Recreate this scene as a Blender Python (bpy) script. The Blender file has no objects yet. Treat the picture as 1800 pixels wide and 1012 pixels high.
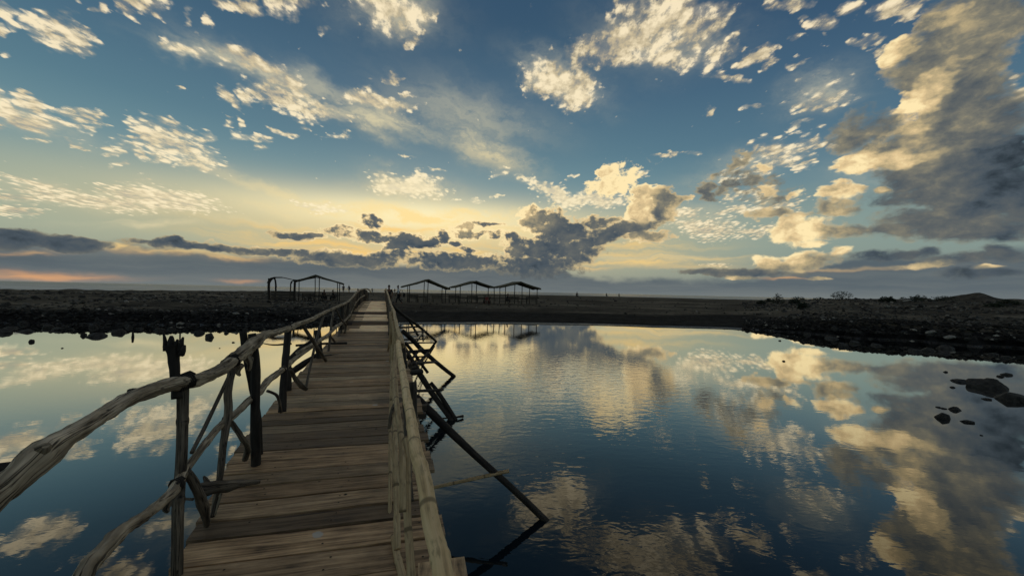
import bpy, math, random
from mathutils import Vector, Matrix, noise
R = math.radians
random.seed(7)
scene = bpy.context.scene
col = scene.collection

# ------------------------------------------------------------------ camera
EYE = 2.5
F_PX, CX, CY = 650.0, 900.0, 506.0
PITCH, ROLL = R(0.56), R(1.22)
cam_data = bpy.data.cameras.new('camera')
cam_data.sensor_width = 36.0
cam_data.lens = 36.0 * F_PX / 1800.0
cam_data.clip_start = 0.05
cam_data.clip_end = 20000
cam = bpy.data.objects.new('camera', cam_data)
col.objects.link(cam)
cam.matrix_world = (Matrix.Translation((0, 0, EYE)) @ Matrix.Rotation(R(90) + PITCH, 4, 'X') @ Matrix.Rotation(ROLL, 4, 'Z'))
scene.camera = cam
CAMROT = cam.matrix_world.to_3x3()

def ray(px, py):
    """world direction of a line of sight, scaled so that y (forward) is 1"""
    v = CAMROT @ Vector(((px - CX) / F_PX, (CY - py) / F_PX, -1.0))
    return v / v.y

def at(px, py, d):
    v = ray(px, py)
    return Vector((v.x * d, d, EYE + v.z * d))

def on_plane(px, py, z):
    v = ray(px, py)
    t = (z - EYE) / v.z
    return Vector((v.x * t, t, z))

def lin(r, g, b):
    f = lambda c: (c / 255 / 12.92) if c <= 10.3 else ((c / 255 + 0.055) / 1.055) ** 2.4
    return (f(r), f(g), f(b), 1.0)

scene.view_settings.view_transform = 'Standard'
scene.view_settings.look = 'None'
scene.view_settings.exposure = 0.0
scene.view_settings.gamma = 1.0

# ------------------------------------------------------------------ node helper
class NB:
    def __init__(s, tree):
        s.t = tree
    def node(s, kind, **kw):
        n = s.t.nodes.new(kind)
        for k, v in kw.items():
            setattr(n, k, v)
        return n
    def put(s, sock, v):
        if v is None:
            return
        if hasattr(v, 'links') or isinstance(v, bpy.types.NodeSocket):
            s.t.links.new(v, sock)
        else:
            sock.default_value = v
    def math(s, op, a, b=None, c=None, clamp=False):
        n = s.node('ShaderNodeMath', operation=op, use_clamp=clamp)
        for i, v in enumerate((a, b, c)):
            s.put(n.inputs[i], v)
        return n.outputs[0]
    def vm(s, op, a, b=None, c=None, out=0):
        n = s.node('ShaderNodeVectorMath', operation=op)
        for i, v in enumerate((a, b, c)):
            s.put(n.inputs[i], v)
        return n.outputs[out]
    def dot(s, a, b):
        return s.vm('DOT_PRODUCT', a, b, out='Value')
    def scale(s, a, k):
        n = s.node('ShaderNodeVectorMath', operation='SCALE')
        s.put(n.inputs[0], a); s.put(n.inputs['Scale'], k)
        return n.outputs[0]
    def xyz(s, x, y, z=0.0):
        n = s.node('ShaderNodeCombineXYZ')
        s.put(n.inputs[0], x); s.put(n.inputs[1], y); s.put(n.inputs[2], z)
        return n.outputs[0]
    def sep(s, v):
        n = s.node('ShaderNodeSeparateXYZ'); s.put(n.inputs[0], v)
        return n.outputs
    def noise(s, vec, scale, detail=3.0, rough=0.55, dist=0.0, out='Fac'):
        n = s.node('ShaderNodeTexNoise')
        s.put(n.inputs['Vector'], vec)
        n.inputs['Scale'].default_value = scale
        n.inputs['Detail'].default_value = detail
        n.inputs['Roughness'].default_value = rough
        n.inputs['Distortion'].default_value = dist
        return n.outputs[out]
    def smooth(s, v, lo, hi, a=0.0, b=1.0):
        n = s.node('ShaderNodeMapRange', interpolation_type='SMOOTHSTEP')
        s.put(n.inputs[0], v)
        for i, x in enumerate((lo, hi, a, b)):
            s.put(n.inputs[i + 1], x)
        return n.outputs[0]
    def ramp(s, fac, stops, interp='LINEAR'):
        n = s.node('ShaderNodeValToRGB')
        n.color_ramp.interpolation = interp
        els = n.color_ramp.elements
        while len(els) < len(stops):
            els.new(0.5)
        for e, (p, c) in zip(els, stops):
            e.position = p
            e.color = c if len(c) == 4 else (*c, 1)
        s.put(n.inputs[0], fac)
        return n.outputs[0]
    def mix(s, fac, a, b, mode='MIX'):
        n = s.node('ShaderNodeMix', data_type='RGBA', blend_type=mode)
        n.clamp_factor = True
        s.put(n.inputs[0], fac); s.put(n.inputs[6], a); s.put(n.inputs[7], b)
        return n.outputs[2]

# ------------------------------------------------------------------ sky
# The chart of the sky is azimuth / elevation in degrees; every cloud bank sits at its own bearing.
SUN_AZ, SUN_EL = -13.5, 10.0
def bearing(px, py):
    v = ray(px, py)
    return math.degrees(math.atan2(v.x, v.y)), math.degrees(math.atan2(v.z, math.hypot(v.x, v.y)))

# thin, broken high cloud: x, y, half width, half height, slant, strength
HIGH = [
 (43,28,34,20,0,1),(117,57,58,32,25,1.1),(5,46,24,18,0,1),(213,17,36,16,35,1),(253,6,55,28,0,1),(167,16,14,12,0,.9),
 (377,43,13,11,0,.9),(415,5,48,18,25,.9),(498,2,60,34,0,1.05),(337,33,11,12,0,.7),(580,55,24,14,0,.6),
 (287,80,19,13,10,1.1),(335,96,60,12,14,1.1),(405,88,50,10,10,.9),(460,120,92,24,27,1.25),(505,150,75,17,26,1.1),(565,178,75,12,32,.9),
 (403,176,40,17,38,1.1),(440,172,28,17,50,1.1),(508,183,72,22,24,1.2),(575,202,52,12,20,1),
 (38,203,100,25,17,1.3),(8,172,26,18,30,1),(93,190,58,20,25,1.05),(122,212,40,14,15,1.05),(157,200,24,15,30,.9),(157,222,20,10,20,.9),
 (240,230,40,26,20,1.05),(288,246,78,34,32,1.15),(340,264,72,30,27,1.15),(362,248,26,14,0,1),(228,258,46,15,25,1.05),(283,280,25,9,5,1),(340,288,48,11,8,1.1),
 (178,256,22,9,20,1),(210,286,15,7,0,.9),(133,247,14,8,0,.8),(75,251,22,6,0,.8),(30,240,16,7,20,.8),(15,228,14,8,0,.9),(387,221,14,8,20,.9),(415,220,14,7,40,.8),(433,248,38,10,10,1),
 (500,232,34,9,12,1),(583,236,22,6,0,.9),(307,153,11,5,25,.8),(17,88,14,7,25,.8),(387,296,8,5,0,.8),
 (690,20,88,50,8,1.15),(727,78,22,17,0,.9),(690,138,24,11,-10,1.05),(645,145,10,6,10,.6),(668,183,78,18,8,1.4),(717,170,12,8,0,1),(595,185,20,7,20,.7),
 (985,142,80,42,15,1.35),(1003,172,50,26,0,1.2),(1028,88,46,34,-30,1.1),(1110,72,120,48,-6,1.4),(1175,30,110,46,0,1.3),(1165,98,80,30,5,1.2),
 (1225,42,58,50,0,1.2),(1260,90,42,38,0,.95),(1382,10,48,20,-5,1.05),(1328,103,38,14,-25,1.15),(1353,113,16,9,-20,.9),(1282,138,46,10,3,1.05),(1327,186,30,9,0,1.05),
 (1457,45,36,22,0,.95),(1417,38,12,9,0,.8),(1450,70,14,10,0,.9),(1517,70,38,13,-10,.9),(1560,86,28,14,-20,.8),(1583,10,66,20,-8,1.05),(1493,18,20,12,0,.8),
 (1397,70,14,8,0,.7),(1392,222,15,8,0,.9),(1405,118,16,7,-20,.7),
 (1372,262,62,30,-10,1.0),(1428,247,36,18,0,1.0),(1473,257,18,11,-20,1.1),(1385,280,50,16,-5,1.0),(1413,292,20,11,0,1),(1345,297,40,15,-15,1),
 (1450,165,66,34,-15,.72),(1420,178,40,20,0,.7),(1300,300,60,22,-20,.6),(1163,273,46,7,-10,.9),(1140,284,20,4,0,.7),(1237,205,12,7,-20,.6),(1222,267,14,7,-10,.7),(1788,160,28,18,0,1),
 (167,350,150,20,5,1.1),(285,350,125,26,4,1.3),(45,322,80,9,12,1.0),(30,352,60,11,3,1.0),(30,373,75,11,2,1.0),
 (567,361,56,11,10,1.1),(517,350,12,6,0,.9),
 (717,327,80,25,9,1.6),(740,307,24,10,0,1.2),(880,309,24,7,-10,.9),(887,295,12,5,0,1),(838,347,14,6,0,1),(877,348,12,4,0,1),(813,350,6,4,0,.8),(715,280,18,4,5,.9),(765,293,14,4,5,.9),
 (975,336,78,20,24,1.4),(1020,348,88,18,2,1.4),(935,318,30,10,30,1.1),(1007,310,12,7,0,1),(1125,307,38,8,-8,1.2),
 (1310,372,72,11,-4,1.0),(1370,362,60,10,-12,1.0),(1240,398,90,20,3,1.15),(1205,374,30,9,0,1.1),(1330,402,50,12,-5,1.1),(1255,467,30,6,-5,1.0),(1300,350,40,10,0,.8),
]
# soft translucent veils
VEIL = [
 (1130,455,120,7,-2,.5),(250,392,120,5,1,.35),(860,398,60,10,0,.7),
 (335,96,80,12,14,.85),(420,112,110,15,20,.95),(475,135,120,20,28,1.1),(540,168,110,15,30,1.05),(600,200,100,13,27,.9),(660,215,110,14,16,.85),(985,142,90,40,15,.6),(690,18,90,50,8,.7),(38,203,110,25,17,.7),(668,185,80,18,8,.8),(717,327,80,24,9,.8),
 (820,205,150,52,16,.45),(900,235,60,60,0,.22),(853,262,92,30,20,.85),(700,216,115,17,14,.75),(560,150,90,20,27,.5),(620,200,110,16,20,.5),(273,397,85,8,1,.6),(490,335,150,13,12,.5),
 (570,370,200,16,9,.65),(725,377,190,17,2,1.3),(640,362,160,9,6,.8),(830,372,120,8,-3,.8),(450,390,200,10,4,.35),(165,350,190,25,4,.4),(1290,300,120,30,-15,.35),(1445,160,85,38,-12,.6),
 (830,405,150,26,0,.85),(1220,380,90,24,0,.35),(1500,310,80,40,0,.2),(690,18,110,60,5,.35),(1150,70,150,60,-5,.35),(995,150,80,40,15,.3),
]
# long lit gaps and streaks low over the horizon: ..., strength
STREAK = [
 (1120,434,150,7,-3,.75),(1010,470,90,5,0,.7),(1230,455,130,5,-2,.6),(950,402,60,6,0,.6),
 (560,405,160,6,4,.8),(700,400,110,6,3,.9),(480,418,110,5,2,.6),(880,432,70,6,0,.9),(600,432,120,6,4,.9),(740,448,50,5,0,.9),(855,452,40,4,0,.7),(1180,452,90,4,-2,.6),(1050,462,90,6,-3,.8),
 (75,485,150,9,3,1.0),(420,494,36,4,0,.6),(1135,462,150,10,0,.95),(1080,448,140,8,-3,.7),(640,442,120,11,5,1.0),(805,442,60,9,0,1.0),(530,427,150,10,3,.9),
 (330,446,160,6,2,.75),(400,452,60,6,0,.9),(205,436,40,5,0,.9),(700,455,40,8,0,.9),(1210,470,120,5,0,.5),(1370,488,50,3,-3,.6),(60,446,80,4,0,.5),(1480,470,120,4,0,.5),
]
# thick low cloud: ..., strength, tone (0 slate in shade .. 1 sunlit gold)
LOW = [
 (1073,298,32,20,0,1.1,.88),(1085,320,62,20,-18,1.1,.85),(1122,368,38,36,-10,1.2,.78),(1135,342,50,22,-5,1.1,.62),(1168,362,40,36,0,1.1,.38),(1105,403,82,22,-14,1.15,.24),(1055,392,40,16,-10,1,.3),(1130,420,60,12,0,1,.4),
 (942,388,40,26,0,1.15,.62),(972,398,52,38,0,1.3,.18),(1005,405,44,28,0,1.2,.15),(968,436,100,30,0,1.3,.16),(925,440,40,16,0,1.2,.34),(1000,415,30,14,-20,1.3,.36),(1062,414,84,18,-8,1.15,.17),(900,421,18,16,0,1.1,.17),
 (860,390,34,9,0,.95,.36),(830,410,66,11,0,.95,.4),(867,418,18,10,0,1,.25),(822,398,36,8,-5,.9,.6),
 (777,415,20,16,0,1.15,.14),(713,425,44,26,0,1.15,.17),(753,430,24,15,0,1.15,.13),(800,428,16,10,0,1.1,.18),(822,440,18,10,0,1.1,.16),(652,390,28,10,18,1.05,.22),(655,413,96,15,3,1.05,.27),(532,413,58,10,2,1.05,.24),
 (800,460,130,18,0,1.2,.14),(620,455,120,16,3,1.1,.2),(690,448,60,10,0,1,.2),(935,466,105,26,0,1.05,.12),(1010,452,70,20,-15,1.05,.16),
 (28,423,80,20,0,1.2,.12),(125,430,74,15,5,1.2,.13),(333,435,120,8,2,1.1,.17),(475,441,120,10,3,1.1,.22),
 (1400,405,50,32,0,1.3,.97),(1440,398,55,26,0,1.2,.8),(1395,385,34,16,0,1.1,.8),(1490,402,74,20,0,1.2,.4),(1570,405,100,18,-3,1.2,.26),(1640,388,140,26,0,1.2,.28),(1420,425,50,10,0,1,.9),
 (1690,70,115,110,0,1.7,.36),(1680,200,150,100,-20,1.9,.34),(1650,300,190,70,-15,1.9,.28),(1720,330,230,80,0,1.9,.16),(1770,300,90,70,0,2.2,.08),(1560,262,100,36,-28,1.5,.5),(1690,400,190,30,0,1.5,.24),
 (1650,58,64,44,0,1.2,.5),(1592,88,42,32,-20,2.1,.85),(1645,38,44,26,0,2.0,.68),(1722,50,84,95,0,1.3,.38),(1690,160,100,90,0,1.4,.38),(1620,140,70,52,-20,1.25,.34),(1650,215,90,60,0,1.4,.36),
 (1660,128,60,17,-38,1.2,.72),(1632,165,64,20,-36,2.6,1.0),(1592,184,54,16,-30,2.6,1.0),(1592,214,44,17,-10,2.0,.85),(1550,225,56,34,-20,1.1,.44),(1710,240,150,66,0,1.4,.30),(1515,288,84,22,-18,2.6,.92),(1590,280,80,18,-10,2.2,.75),(1660,128,70,14,-38,2.3,.7),(1700,262,70,14,-8,2.1,.45),(1470,340,40,16,0,1.8,.85),(1535,340,20,9,0,2.0,.9),(1700,380,100,12,0,1.9,.3),
 (1700,320,190,60,0,1.5,.20),(1790,320,80,70,0,1.4,.06),(1620,345,150,32,0,1.3,.27),(1720,385,140,26,0,1.2,.27),(1500,238,64,42,-20,1.05,.3),
 (1472,345,34,14,0,1.05,.82),(1530,341,20,9,0,1.05,.85),(1480,365,60,14,0,1,.5),
 (1310,322,74,26,-10,.72,.2),(1240,338,32,18,0,.75,.16),(1285,322,40,16,-20,.6,.2),(1345,350,70,18,-5,.7,.24),(1290,292,60,18,-25,.5,.3),(1370,374,80,9,-5,.7,.45),
 (1345,297,18,10,0,1,.8),(1340,342,22,10,0,1.05,.8),(1392,340,15,8,0,1,.85),
 (1560,445,104,14,-6,1.25,.12),(1620,438,40,12,0,1.1,.12),(1405,461,104,15,-6,1.2,.45),(1350,462,34,14,0,1.15,.85),(1408,452,46,15,-8,1.15,.85),(1475,440,20,11,0,1.15,.95),
 (1700,452,140,15,0,1.15,.24),(1765,442,50,16,0,1.2,.14),(1765,412,70,16,2,1.2,.12),(1620,464,80,9,0,1.05,.5),(1740,470,34,6,-8,1.1,.8),(1660,458,30,7,0,1.05,.7),
 (1300,480,140,9,0,1.0,.24),(1730,480,130,14,0,1.1,.12),(1440,488,30,5,0,1,.55),(1310,489,40,5,-3,1.0,.6),
]

world = bpy.data.worlds.new('World')
scene.world = world
world.use_nodes = True
wt = world.node_tree
wt.nodes.clear()
S = NB(wt)
direction = S.node('ShaderNodeTexCoord').outputs['Generated']
dx, dy, dz = S.sep(direction)
elev = S.math('MULTIPLY', S.math('ARCSINE', dz), 57.29578)
azim = S.math('MULTIPLY', S.math('ARCTAN2', dx, dy), 57.29578)
# cloud-deck coordinates: detail shrinks towards the horizon as it does in the air
up = S.math('ADD', S.math('MAXIMUM', dz, 0.0), 0.13)
deckv = S.xyz(S.math('DIVIDE', dx, up), S.math('DIVIDE', dy, up), 0.0)
# ragged outlines: the chart is pushed about by turbulence
wn = S.noise(S.xyz(S.math('MULTIPLY', azim, 1.0), S.math('MULTIPLY', elev, 1.7)), 0.16, 4.0, 0.6, out='Color')
wv = S.vm('SUBTRACT', wn, (0.5, 0.5, 0.5))
lowamp = S.smooth(elev, 0.0, 14.0, 0.35, 1.0)
chart = S.vm('ADD', S.xyz(azim, elev), S.vm('MULTIPLY', S.scale(wv, lowamp), (7.5, 5.0, 0.0)))
frames = {}
def frame(a):
    if a not in frames:
        c, s_ = math.cos(R(a)), math.sin(R(a))
        frames[a] = chart if a == 0 else S.xyz(S.dot(chart, (c, s_, 0)), S.dot(chart, (-s_, c, 0)))
    return frames[a]
def blob_r2(x, y, a, b, slant):
    cx, cy = bearing(x, y)
    t = R(slant)
    ex = bearing(x + a * math.cos(t), y + a * math.sin(t))
    ey = bearing(x - b * math.sin(t), y + b * math.cos(t))
    ex = (ex[0] - cx, ex[1] - cy); ey = (ey[0] - cx, ey[1] - cy)
    la, lb = math.hypot(*ex), math.hypot(*ey)
    ang = round(math.degrees(math.atan2(ex[1], ex[0])) / 10) * 10
    c, s_ = math.cos(R(ang)), math.sin(R(ang))
    ux, uy = cx * c + cy * s_, -cx * s_ + cy * c
    v = S.vm('MULTIPLY_ADD', frame(ang), (1 / la, 1 / lb, 0.0), (-ux / la, -uy / lb, 0.0))
    return S.dot(v, v)
def smax(acc, v):
    return v if acc is None else S.math('MAXIMUM', acc, v)

high = None
for x, y, a, b, sl, st in HIGH:
    high = smax(high, S.math('MULTIPLY_ADD', blob_r2(x, y, a, b, sl), -st, st))
veil = None
for x, y, a, b, sl, st in VEIL:
    e = S.math('MULTIPLY', S.math('POWER', 2.718, S.math('MULTIPLY', blob_r2(x, y, a, b, sl), -1.6)), st)
    veil = smax(veil, e)
low = tsum = wsum = None
for x, y, a, b, sl, st, tone in LOW:
    d = S.math('MULTIPLY_ADD', blob_r2(x, y, a, b, sl), -st, st)
    low = smax(low, d)
    w = S.math('MAXIMUM', S.math('ADD', d, 0.25), 0.0)
    w = S.math('MULTIPLY', w, w)
    tsum = S.math('MULTIPLY', w, tone) if tsum is None else S.math('MULTIPLY_ADD', w, tone, tsum)
    wsum = w if wsum is None else S.math('ADD', w, wsum)
tone = S.math('DIVIDE', tsum, S.math('MAXIMUM', wsum, 0.001))

# clear air, by elevation
t_el = S.math('DIVIDE', S.math('ADD', elev, 4.0), 94.0, clamp=True)
P = lambda e: (e + 4.0) / 94.0
clear = S.ramp(t_el, [(P(-4), lin(96, 104, 106)), (P(0), lin(122, 130, 130)), (P(3), lin(150, 158, 142)), (P(6), lin(150, 168, 154)),
                      (P(10), lin(136, 164, 158)), (P(14), lin(112, 147, 155)), (P(20), lin(88, 124, 140)), (P(27), lin(70, 104, 127)), (P(36), lin(52, 84, 110)), (P(55), lin(42, 66, 98)), (1.0, lin(34, 54, 82))])
cool = S.smooth(azim, 5.0, 50.0)
clear = S.mix(S.math('MULTIPLY', cool, 0.55), clear, S.ramp(t_el, [(P(0), lin(105, 118, 122)), (P(8), lin(112, 138, 142)), (P(18), lin(78, 108, 132)), (P(34), lin(40, 68, 102)), (1.0, lin(28, 46, 76))]))
nish = S.node('ShaderNodeTexSky', sky_type='NISHITA', sun_disc=False, sun_elevation=R(SUN_EL), sun_rotation=R(SUN_AZ), air_density=1.0, dust_density=1.5)
clear = S.mix(0.04, clear, S.scale(nish.outputs[0], 0.07))
# glow round the veiled sun
cs = Vector((math.sin(R(SUN_AZ)) * math.cos(R(SUN_EL)), math.cos(R(SUN_AZ)) * math.cos(R(SUN_EL)), math.sin(R(SUN_EL))))
def glow(px, py, a, b, k):
    cx, cy = bearing(px, py)
    ax = abs(bearing(px + a, py)[0] - cx); bx = abs(bearing(px, py - b)[1] - cy)
    v = S.vm('MULTIPLY_ADD', S.xyz(azim, elev), (1 / ax, 1 / bx, 0), (-cx / ax, -cy / bx, 0))
    return S.math('MULTIPLY', S.math('POWER', 2.718, S.math('MULTIPLY', S.dot(v, v), -1.0)), k)
g1 = glow(730, 402, 430, 52, 0.62)
g2 = glow(735, 382, 240, 32, 1.0)
clear = S.mix(g1, clear, lin(238, 204, 132))
clear = S.mix(g2, clear, lin(255, 243, 196))
prox = glow(760, 380, 420, 150, 1.0)

# detail noise
hn1 = S.noise(deckv, 8.0, 5.0, 0.66, 0.4)
hn2 = S.noise(S.vm('MULTIPLY', deckv, (1.0, 0.6, 1.0)), 34.0, 4.0, 0.66)
vo = S.node('ShaderNodeTexVoronoi', feature='SMOOTH_F1')
S.put(vo.inputs['Vector'], S.vm('MULTIPLY', S.vm('ADD', deckv, S.scale(wv, 0.10)), (1.0, 0.62, 1.0)))
vo.inputs['Scale'].default_value = 27.0
vo.inputs['Smoothness'].default_value = 0.35
puff = S.math('MULTIPLY', S.math('SUBTRACT', 0.47, vo.outputs['Distance']), S.smooth(high, 0.2, 1.1, 2.2, 0.9))
hn = S.math('ADD', S.math('MULTIPLY', S.math('SUBTRACT', hn1, 0.5), 1.9), S.math('MULTIPLY', S.math('SUBTRACT', hn2, 0.5), 2.4))
hn = S.math('ADD', hn, puff)
# cloud outside the pictured part of the sky: scattered, from noise alone
far_az = S.smooth(S.math('ABSOLUTE', azim), 56.0, 70.0)
far_el = S.smooth(elev, 37.0, 46.0)
beyond = S.math('MULTIPLY', S.math('MAXIMUM', far_az, far_el), S.smooth(elev, 3.0, 10.0))
bg = S.math('MULTIPLY_ADD', S.noise(deckv, 1.6, 3.0, 0.6), 3.4, -1.55)
high = S.math('MAXIMUM', S.math('MAXIMUM', high, -0.8), S.math('MULTIPLY_ADD', beyond, S.math('ADD', bg, 0.8), -0.8))
hraw = S.math('ADD', high, hn)
hcov = S.math('MAXIMUM', S.smooth(hraw, 0.2, 1.15), S.smooth(S.math('MULTIPLY_ADD', hn, 0.5, high), -0.05, 1.0, 0.0, 0.42))
vstreak = S.noise(S.vm('MULTIPLY', S.vm('ADD', frame(-20), S.scale(wv, 3.0)), (0.06, 0.42, 1.0)), 1.0, 5.0, 0.62)
vcov = S.math('MULTIPLY', veil, S.smooth(vstreak, 0.28, 0.64, 0.3, 1.0), clamp=True)

# thick cloud relief: the same noise looked up a little towards the sun
q = S.vm('ADD', S.xyz(azim, S.math('MULTIPLY', elev, 1.35)), S.scale(wv, 2.0))
sunward = S.vm('NORMALIZE', S.vm('SUBTRACT', (SUN_AZ, SUN_EL * 1.35 + 2, 0), q))
q2 = S.vm('ADD', q, S.scale(sunward, 1.3))
ln1 = S.noise(q, 0.17, 6.0, 0.56, 0.0)
ln2 = S.noise(q2, 0.17, 6.0, 0.56, 0.0)
fine = S.noise(q, 0.8, 4.0, 0.62)
lraw = S.math('ADD', S.math('MULTIPLY', S.math('SUBTRACT', fine, 0.5), S.math('MULTIPLY_ADD', prox, 1.2, 1.5)), S.math('MULTIPLY', S.math('SUBTRACT', ln1, 0.5), 1.3))
lowd = S.math('ADD', low, lraw)
soft = S.smooth(azim, 28.0, 46.0)
lcov = S.smooth(lowd, 0.06, S.math('MULTIPLY_ADD', soft, 0.62, 0.5))
edge = S.math('SUBTRACT', 1.0, S.smooth(lowd, 0.25, 1.0))
relief = S.math('MULTIPLY', S.math('SUBTRACT', ln1, ln2), S.math('MULTIPLY_ADD', tone, 1.7, 0.55))
relief = S.math('MULTIPLY_ADD', S.math('SUBTRACT', fine, 0.5), S.math('MULTIPLY_ADD', tone, 0.7, 0.14), relief)
rim = S.math('MULTIPLY', S.math('MULTIPLY', edge, S.math('MULTIPLY_ADD', prox, 0.8, 0.12)), S.smooth(elev, 1.0, 5.0))
tone2 = S.math('ADD', S.math('ADD', tone, relief), rim, clamp=True)
TONES = [(0.0, lin(46, 56, 64)), (0.12, lin(74, 85, 94)), (0.28, lin(99, 103, 102)), (0.42, lin(128, 125, 111)), (0.6, lin(182, 165, 128)), (0.8, lin(226, 199, 150)), (1.0, lin(255, 232, 178))]
lcol = S.ramp(tone2, TONES)
# high cloud colour: cream, whiter and brighter by the sun, tan higher up; thick parts greyer
hshade = S.math('ADD', S.noise(deckv, 6.0, 4.0, 0.65), S.math('ADD', S.math('MULTIPLY', S.math('SUBTRACT', hn2, 0.5), 0.5), S.math('MULTIPLY', S.math('SUBTRACT', 0.42, vo.outputs['Distance']), 0.28)))
hcol = S.ramp(hshade, [(0.3, lin(138, 138, 134)), (0.45, lin(200, 184, 150)), (0.6, lin(252, 234, 196))])
hcol = S.mix(S.math('MULTIPLY', prox, 0.8), hcol, lin(255, 240, 198))
vcol = S.mix(prox, lin(205, 202, 176), lin(255, 226, 158))

sky = S.mix(vcov, clear, vcol)
sky = S.mix(S.math('MULTIPLY', hcov, 0.94), sky, hcol)
# the grey bank lying along the horizon
bn = S.noise(S.vm('MULTIPLY', chart, (0.045, 0.55, 1.0)), 1.0, 5.0, 0.6)
bn2 = S.noise(S.vm('MULTIPLY', chart, (0.15, 0.3, 1.0)), 1.0, 4.0, 0.6)
top = S.math('ADD', S.math('MULTIPLY_ADD', S.smooth(azim, 2.0, 16.0), -1.8, 4.5), S.math('MULTIPLY', S.smooth(azim, 33.0, 44.0), 2.6))
bd = S.math('DIVIDE', S.math('SUBTRACT', S.math('MULTIPLY_ADD', S.math('SUBTRACT', bn2, 0.5), 3.2, top), elev), 1.2)
bcov = S.smooth(bd, 0.0, 1.0)
btone = S.math('MULTIPLY_ADD', S.math('SUBTRACT', bn, 0.5), 0.42, 0.17)
btone = S.math('MULTIPLY_ADD', S.smooth(elev, 0.0, 3.0), -0.05, S.math('ADD', btone, 0.05), clamp=True)
sky = S.mix(S.math('MULTIPLY', bcov, 0.93), sky, S.ramp(btone, [(0.0, lin(66, 78, 88)), (0.15, lin(82, 94, 103)), (0.3, lin(108, 115, 116)), (0.5, lin(140, 138, 126))]))
streak = None
for x, y, a, b, sl, st in STREAK:
    streak = smax(streak, S.math('MULTIPLY', S.math('POWER', 2.718, S.math('MULTIPLY', blob_r2(x, y, a, b, sl), -1.5)), st))
sn = S.noise(S.vm('MULTIPLY', chart, (0.12, 1.2, 1.0)), 1.0, 4.0, 0.62)
scov = S.math('MULTIPLY', streak, S.smooth(sn, 0.3, 0.6, 0.15, 1.0), clamp=True)
gold = S.mix(S.smooth(elev, 1.0, 4.5), lin(236, 168, 108), S.mix(prox, lin(226, 200, 142), lin(255, 206, 118)))
sky = S.mix(scov, sky, gold)
sky = S.mix(lcov, sky, lcol)
hz = S.math('POWER', 2.718, S.math('MULTIPLY', S.math('ABSOLUTE', elev), -1.1))
sky = S.mix(S.math('MULTIPLY', hz, 0.5), sky, lin(128, 134, 132))
bgnode = S.node('ShaderNodeBackground')
wt.links.new(sky, bgnode.inputs[0])
bgnode.inputs[1].default_value = 1.0
wo = S.node('ShaderNodeOutputWorld')
wt.links.new(bgnode.outputs[0], wo.inputs[0])
world.cycles.sampling_method = 'MANUAL'
world.cycles.sample_map_resolution = 512

# ------------------------------------------------------------------ materials
def new_mat(name, rough=0.8, spec=0.3):
    m = bpy.data.materials.new(name)
    m.use_nodes = True
    nt = m.node_tree
    b = nt.nodes['Principled BSDF']
    b.inputs['Roughness'].default_value = rough
    b.inputs['Specular IOR Level'].default_value = spec
    return m, NB(nt), b
def bump(N, b, h, dist, strength=1.0):
    n = N.node('ShaderNodeBump')
    n.inputs['Distance'].default_value = dist
    n.inputs['Strength'].default_value = strength
    N.put(n.inputs['Height'], h)
    N.put(b.inputs['Normal'], n.outputs[0])
def wood(name, dark, mid, pale, along=2.5, around=26.0, rough=0.82, bd=0.004, tint=False, rings=0.0, knots=True, cracks=False):
    """streaks run along v of the uv map (metres); optional bamboo rings every `rings` metres"""
    m, N, b = new_mat(name, rough, 0.25)
    uv = N.node('ShaderNodeUVMap').outputs[0]
    obj_info = N.node('ShaderNodeObjectInfo').outputs['Random']
    sc = N.vm('MULTIPLY_ADD', uv, (around, along, 1.0), N.xyz(N.math('MULTIPLY', obj_info, 37.0), N.math('MULTIPLY', obj_info, 11.0), 0.0))
    s1 = N.noise(sc, 1.0, 5.0, 0.62, 0.6)
    s2 = N.noise(N.vm('MULTIPLY', uv, (7.0, 5.0, 1.0)), 1.0, 4.0, 0.6)
    f = N.math('ADD', N.math('MULTIPLY', s1, 0.62), N.math('MULTIPLY', s2, 0.42))
    c = N.ramp(f, [(0.34, dark), (0.5, mid), (0.66, pale)])
    h = s1
    if cracks:
        cr = N.noise(N.vm('MULTIPLY_ADD', uv, (around * 1.3, along * 0.55, 1.0), (3.3, 7.7, 0)), 1.0, 3.0, 0.5, 1.2)
        ck = N.smooth(N.math('ABSOLUTE', N.math('SUBTRACT', cr, 0.5)), 0.0, 0.022, 0.15, 1.0)
        c = N.mix(1.0, c, N.xyz(ck, ck, ck), 'MULTIPLY')
        h = N.math('ADD', s1, N.math('MULTIPLY', ck, 0.7))
    if knots:
        v = N.node('ShaderNodeTexVoronoi')
        N.put(v.inputs['Vector'], N.vm('MULTIPLY', uv, (5.0, 2.2, 1.0)))
        k = N.smooth(v.outputs['Distance'], 0.05, 0.16, 0.25, 1.0)
        c = N.mix(1.0, c, N.xyz(k, k, k), 'MULTIPLY')
    if rings:
        vv = N.sep(uv)[1]
        fr = N.math('ABSOLUTE', N.math('SUBTRACT', N.math('FRACT', N.math('DIVIDE', vv, rings)), 0.5))
        rg = N.smooth(fr, 0.465, 0.488)
        st = N.noise(N.vm('MULTIPLY', uv, (60.0, 16.0, 1.0)), 1.0, 4.0, 0.6)
        c = N.mix(N.smooth(st, 0.52, 0.66, 0.0, 0.6), c, (*[x * 0.4 for x in mid[:3]], 1))
        c = N.mix(N.math('MULTIPLY', rg, 0.9), c, (*[x * 0.35 for x in mid[:3]], 1))
    if tint:
        at_ = N.node('ShaderNodeAttribute', attribute_name='tint')
        c = N.mix(1.0, c, at_.outputs['Color'], 'MULTIPLY')
    N.put(b.inputs['Base Color'], c)
    bump(N, b, h, bd)
    return m

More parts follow.
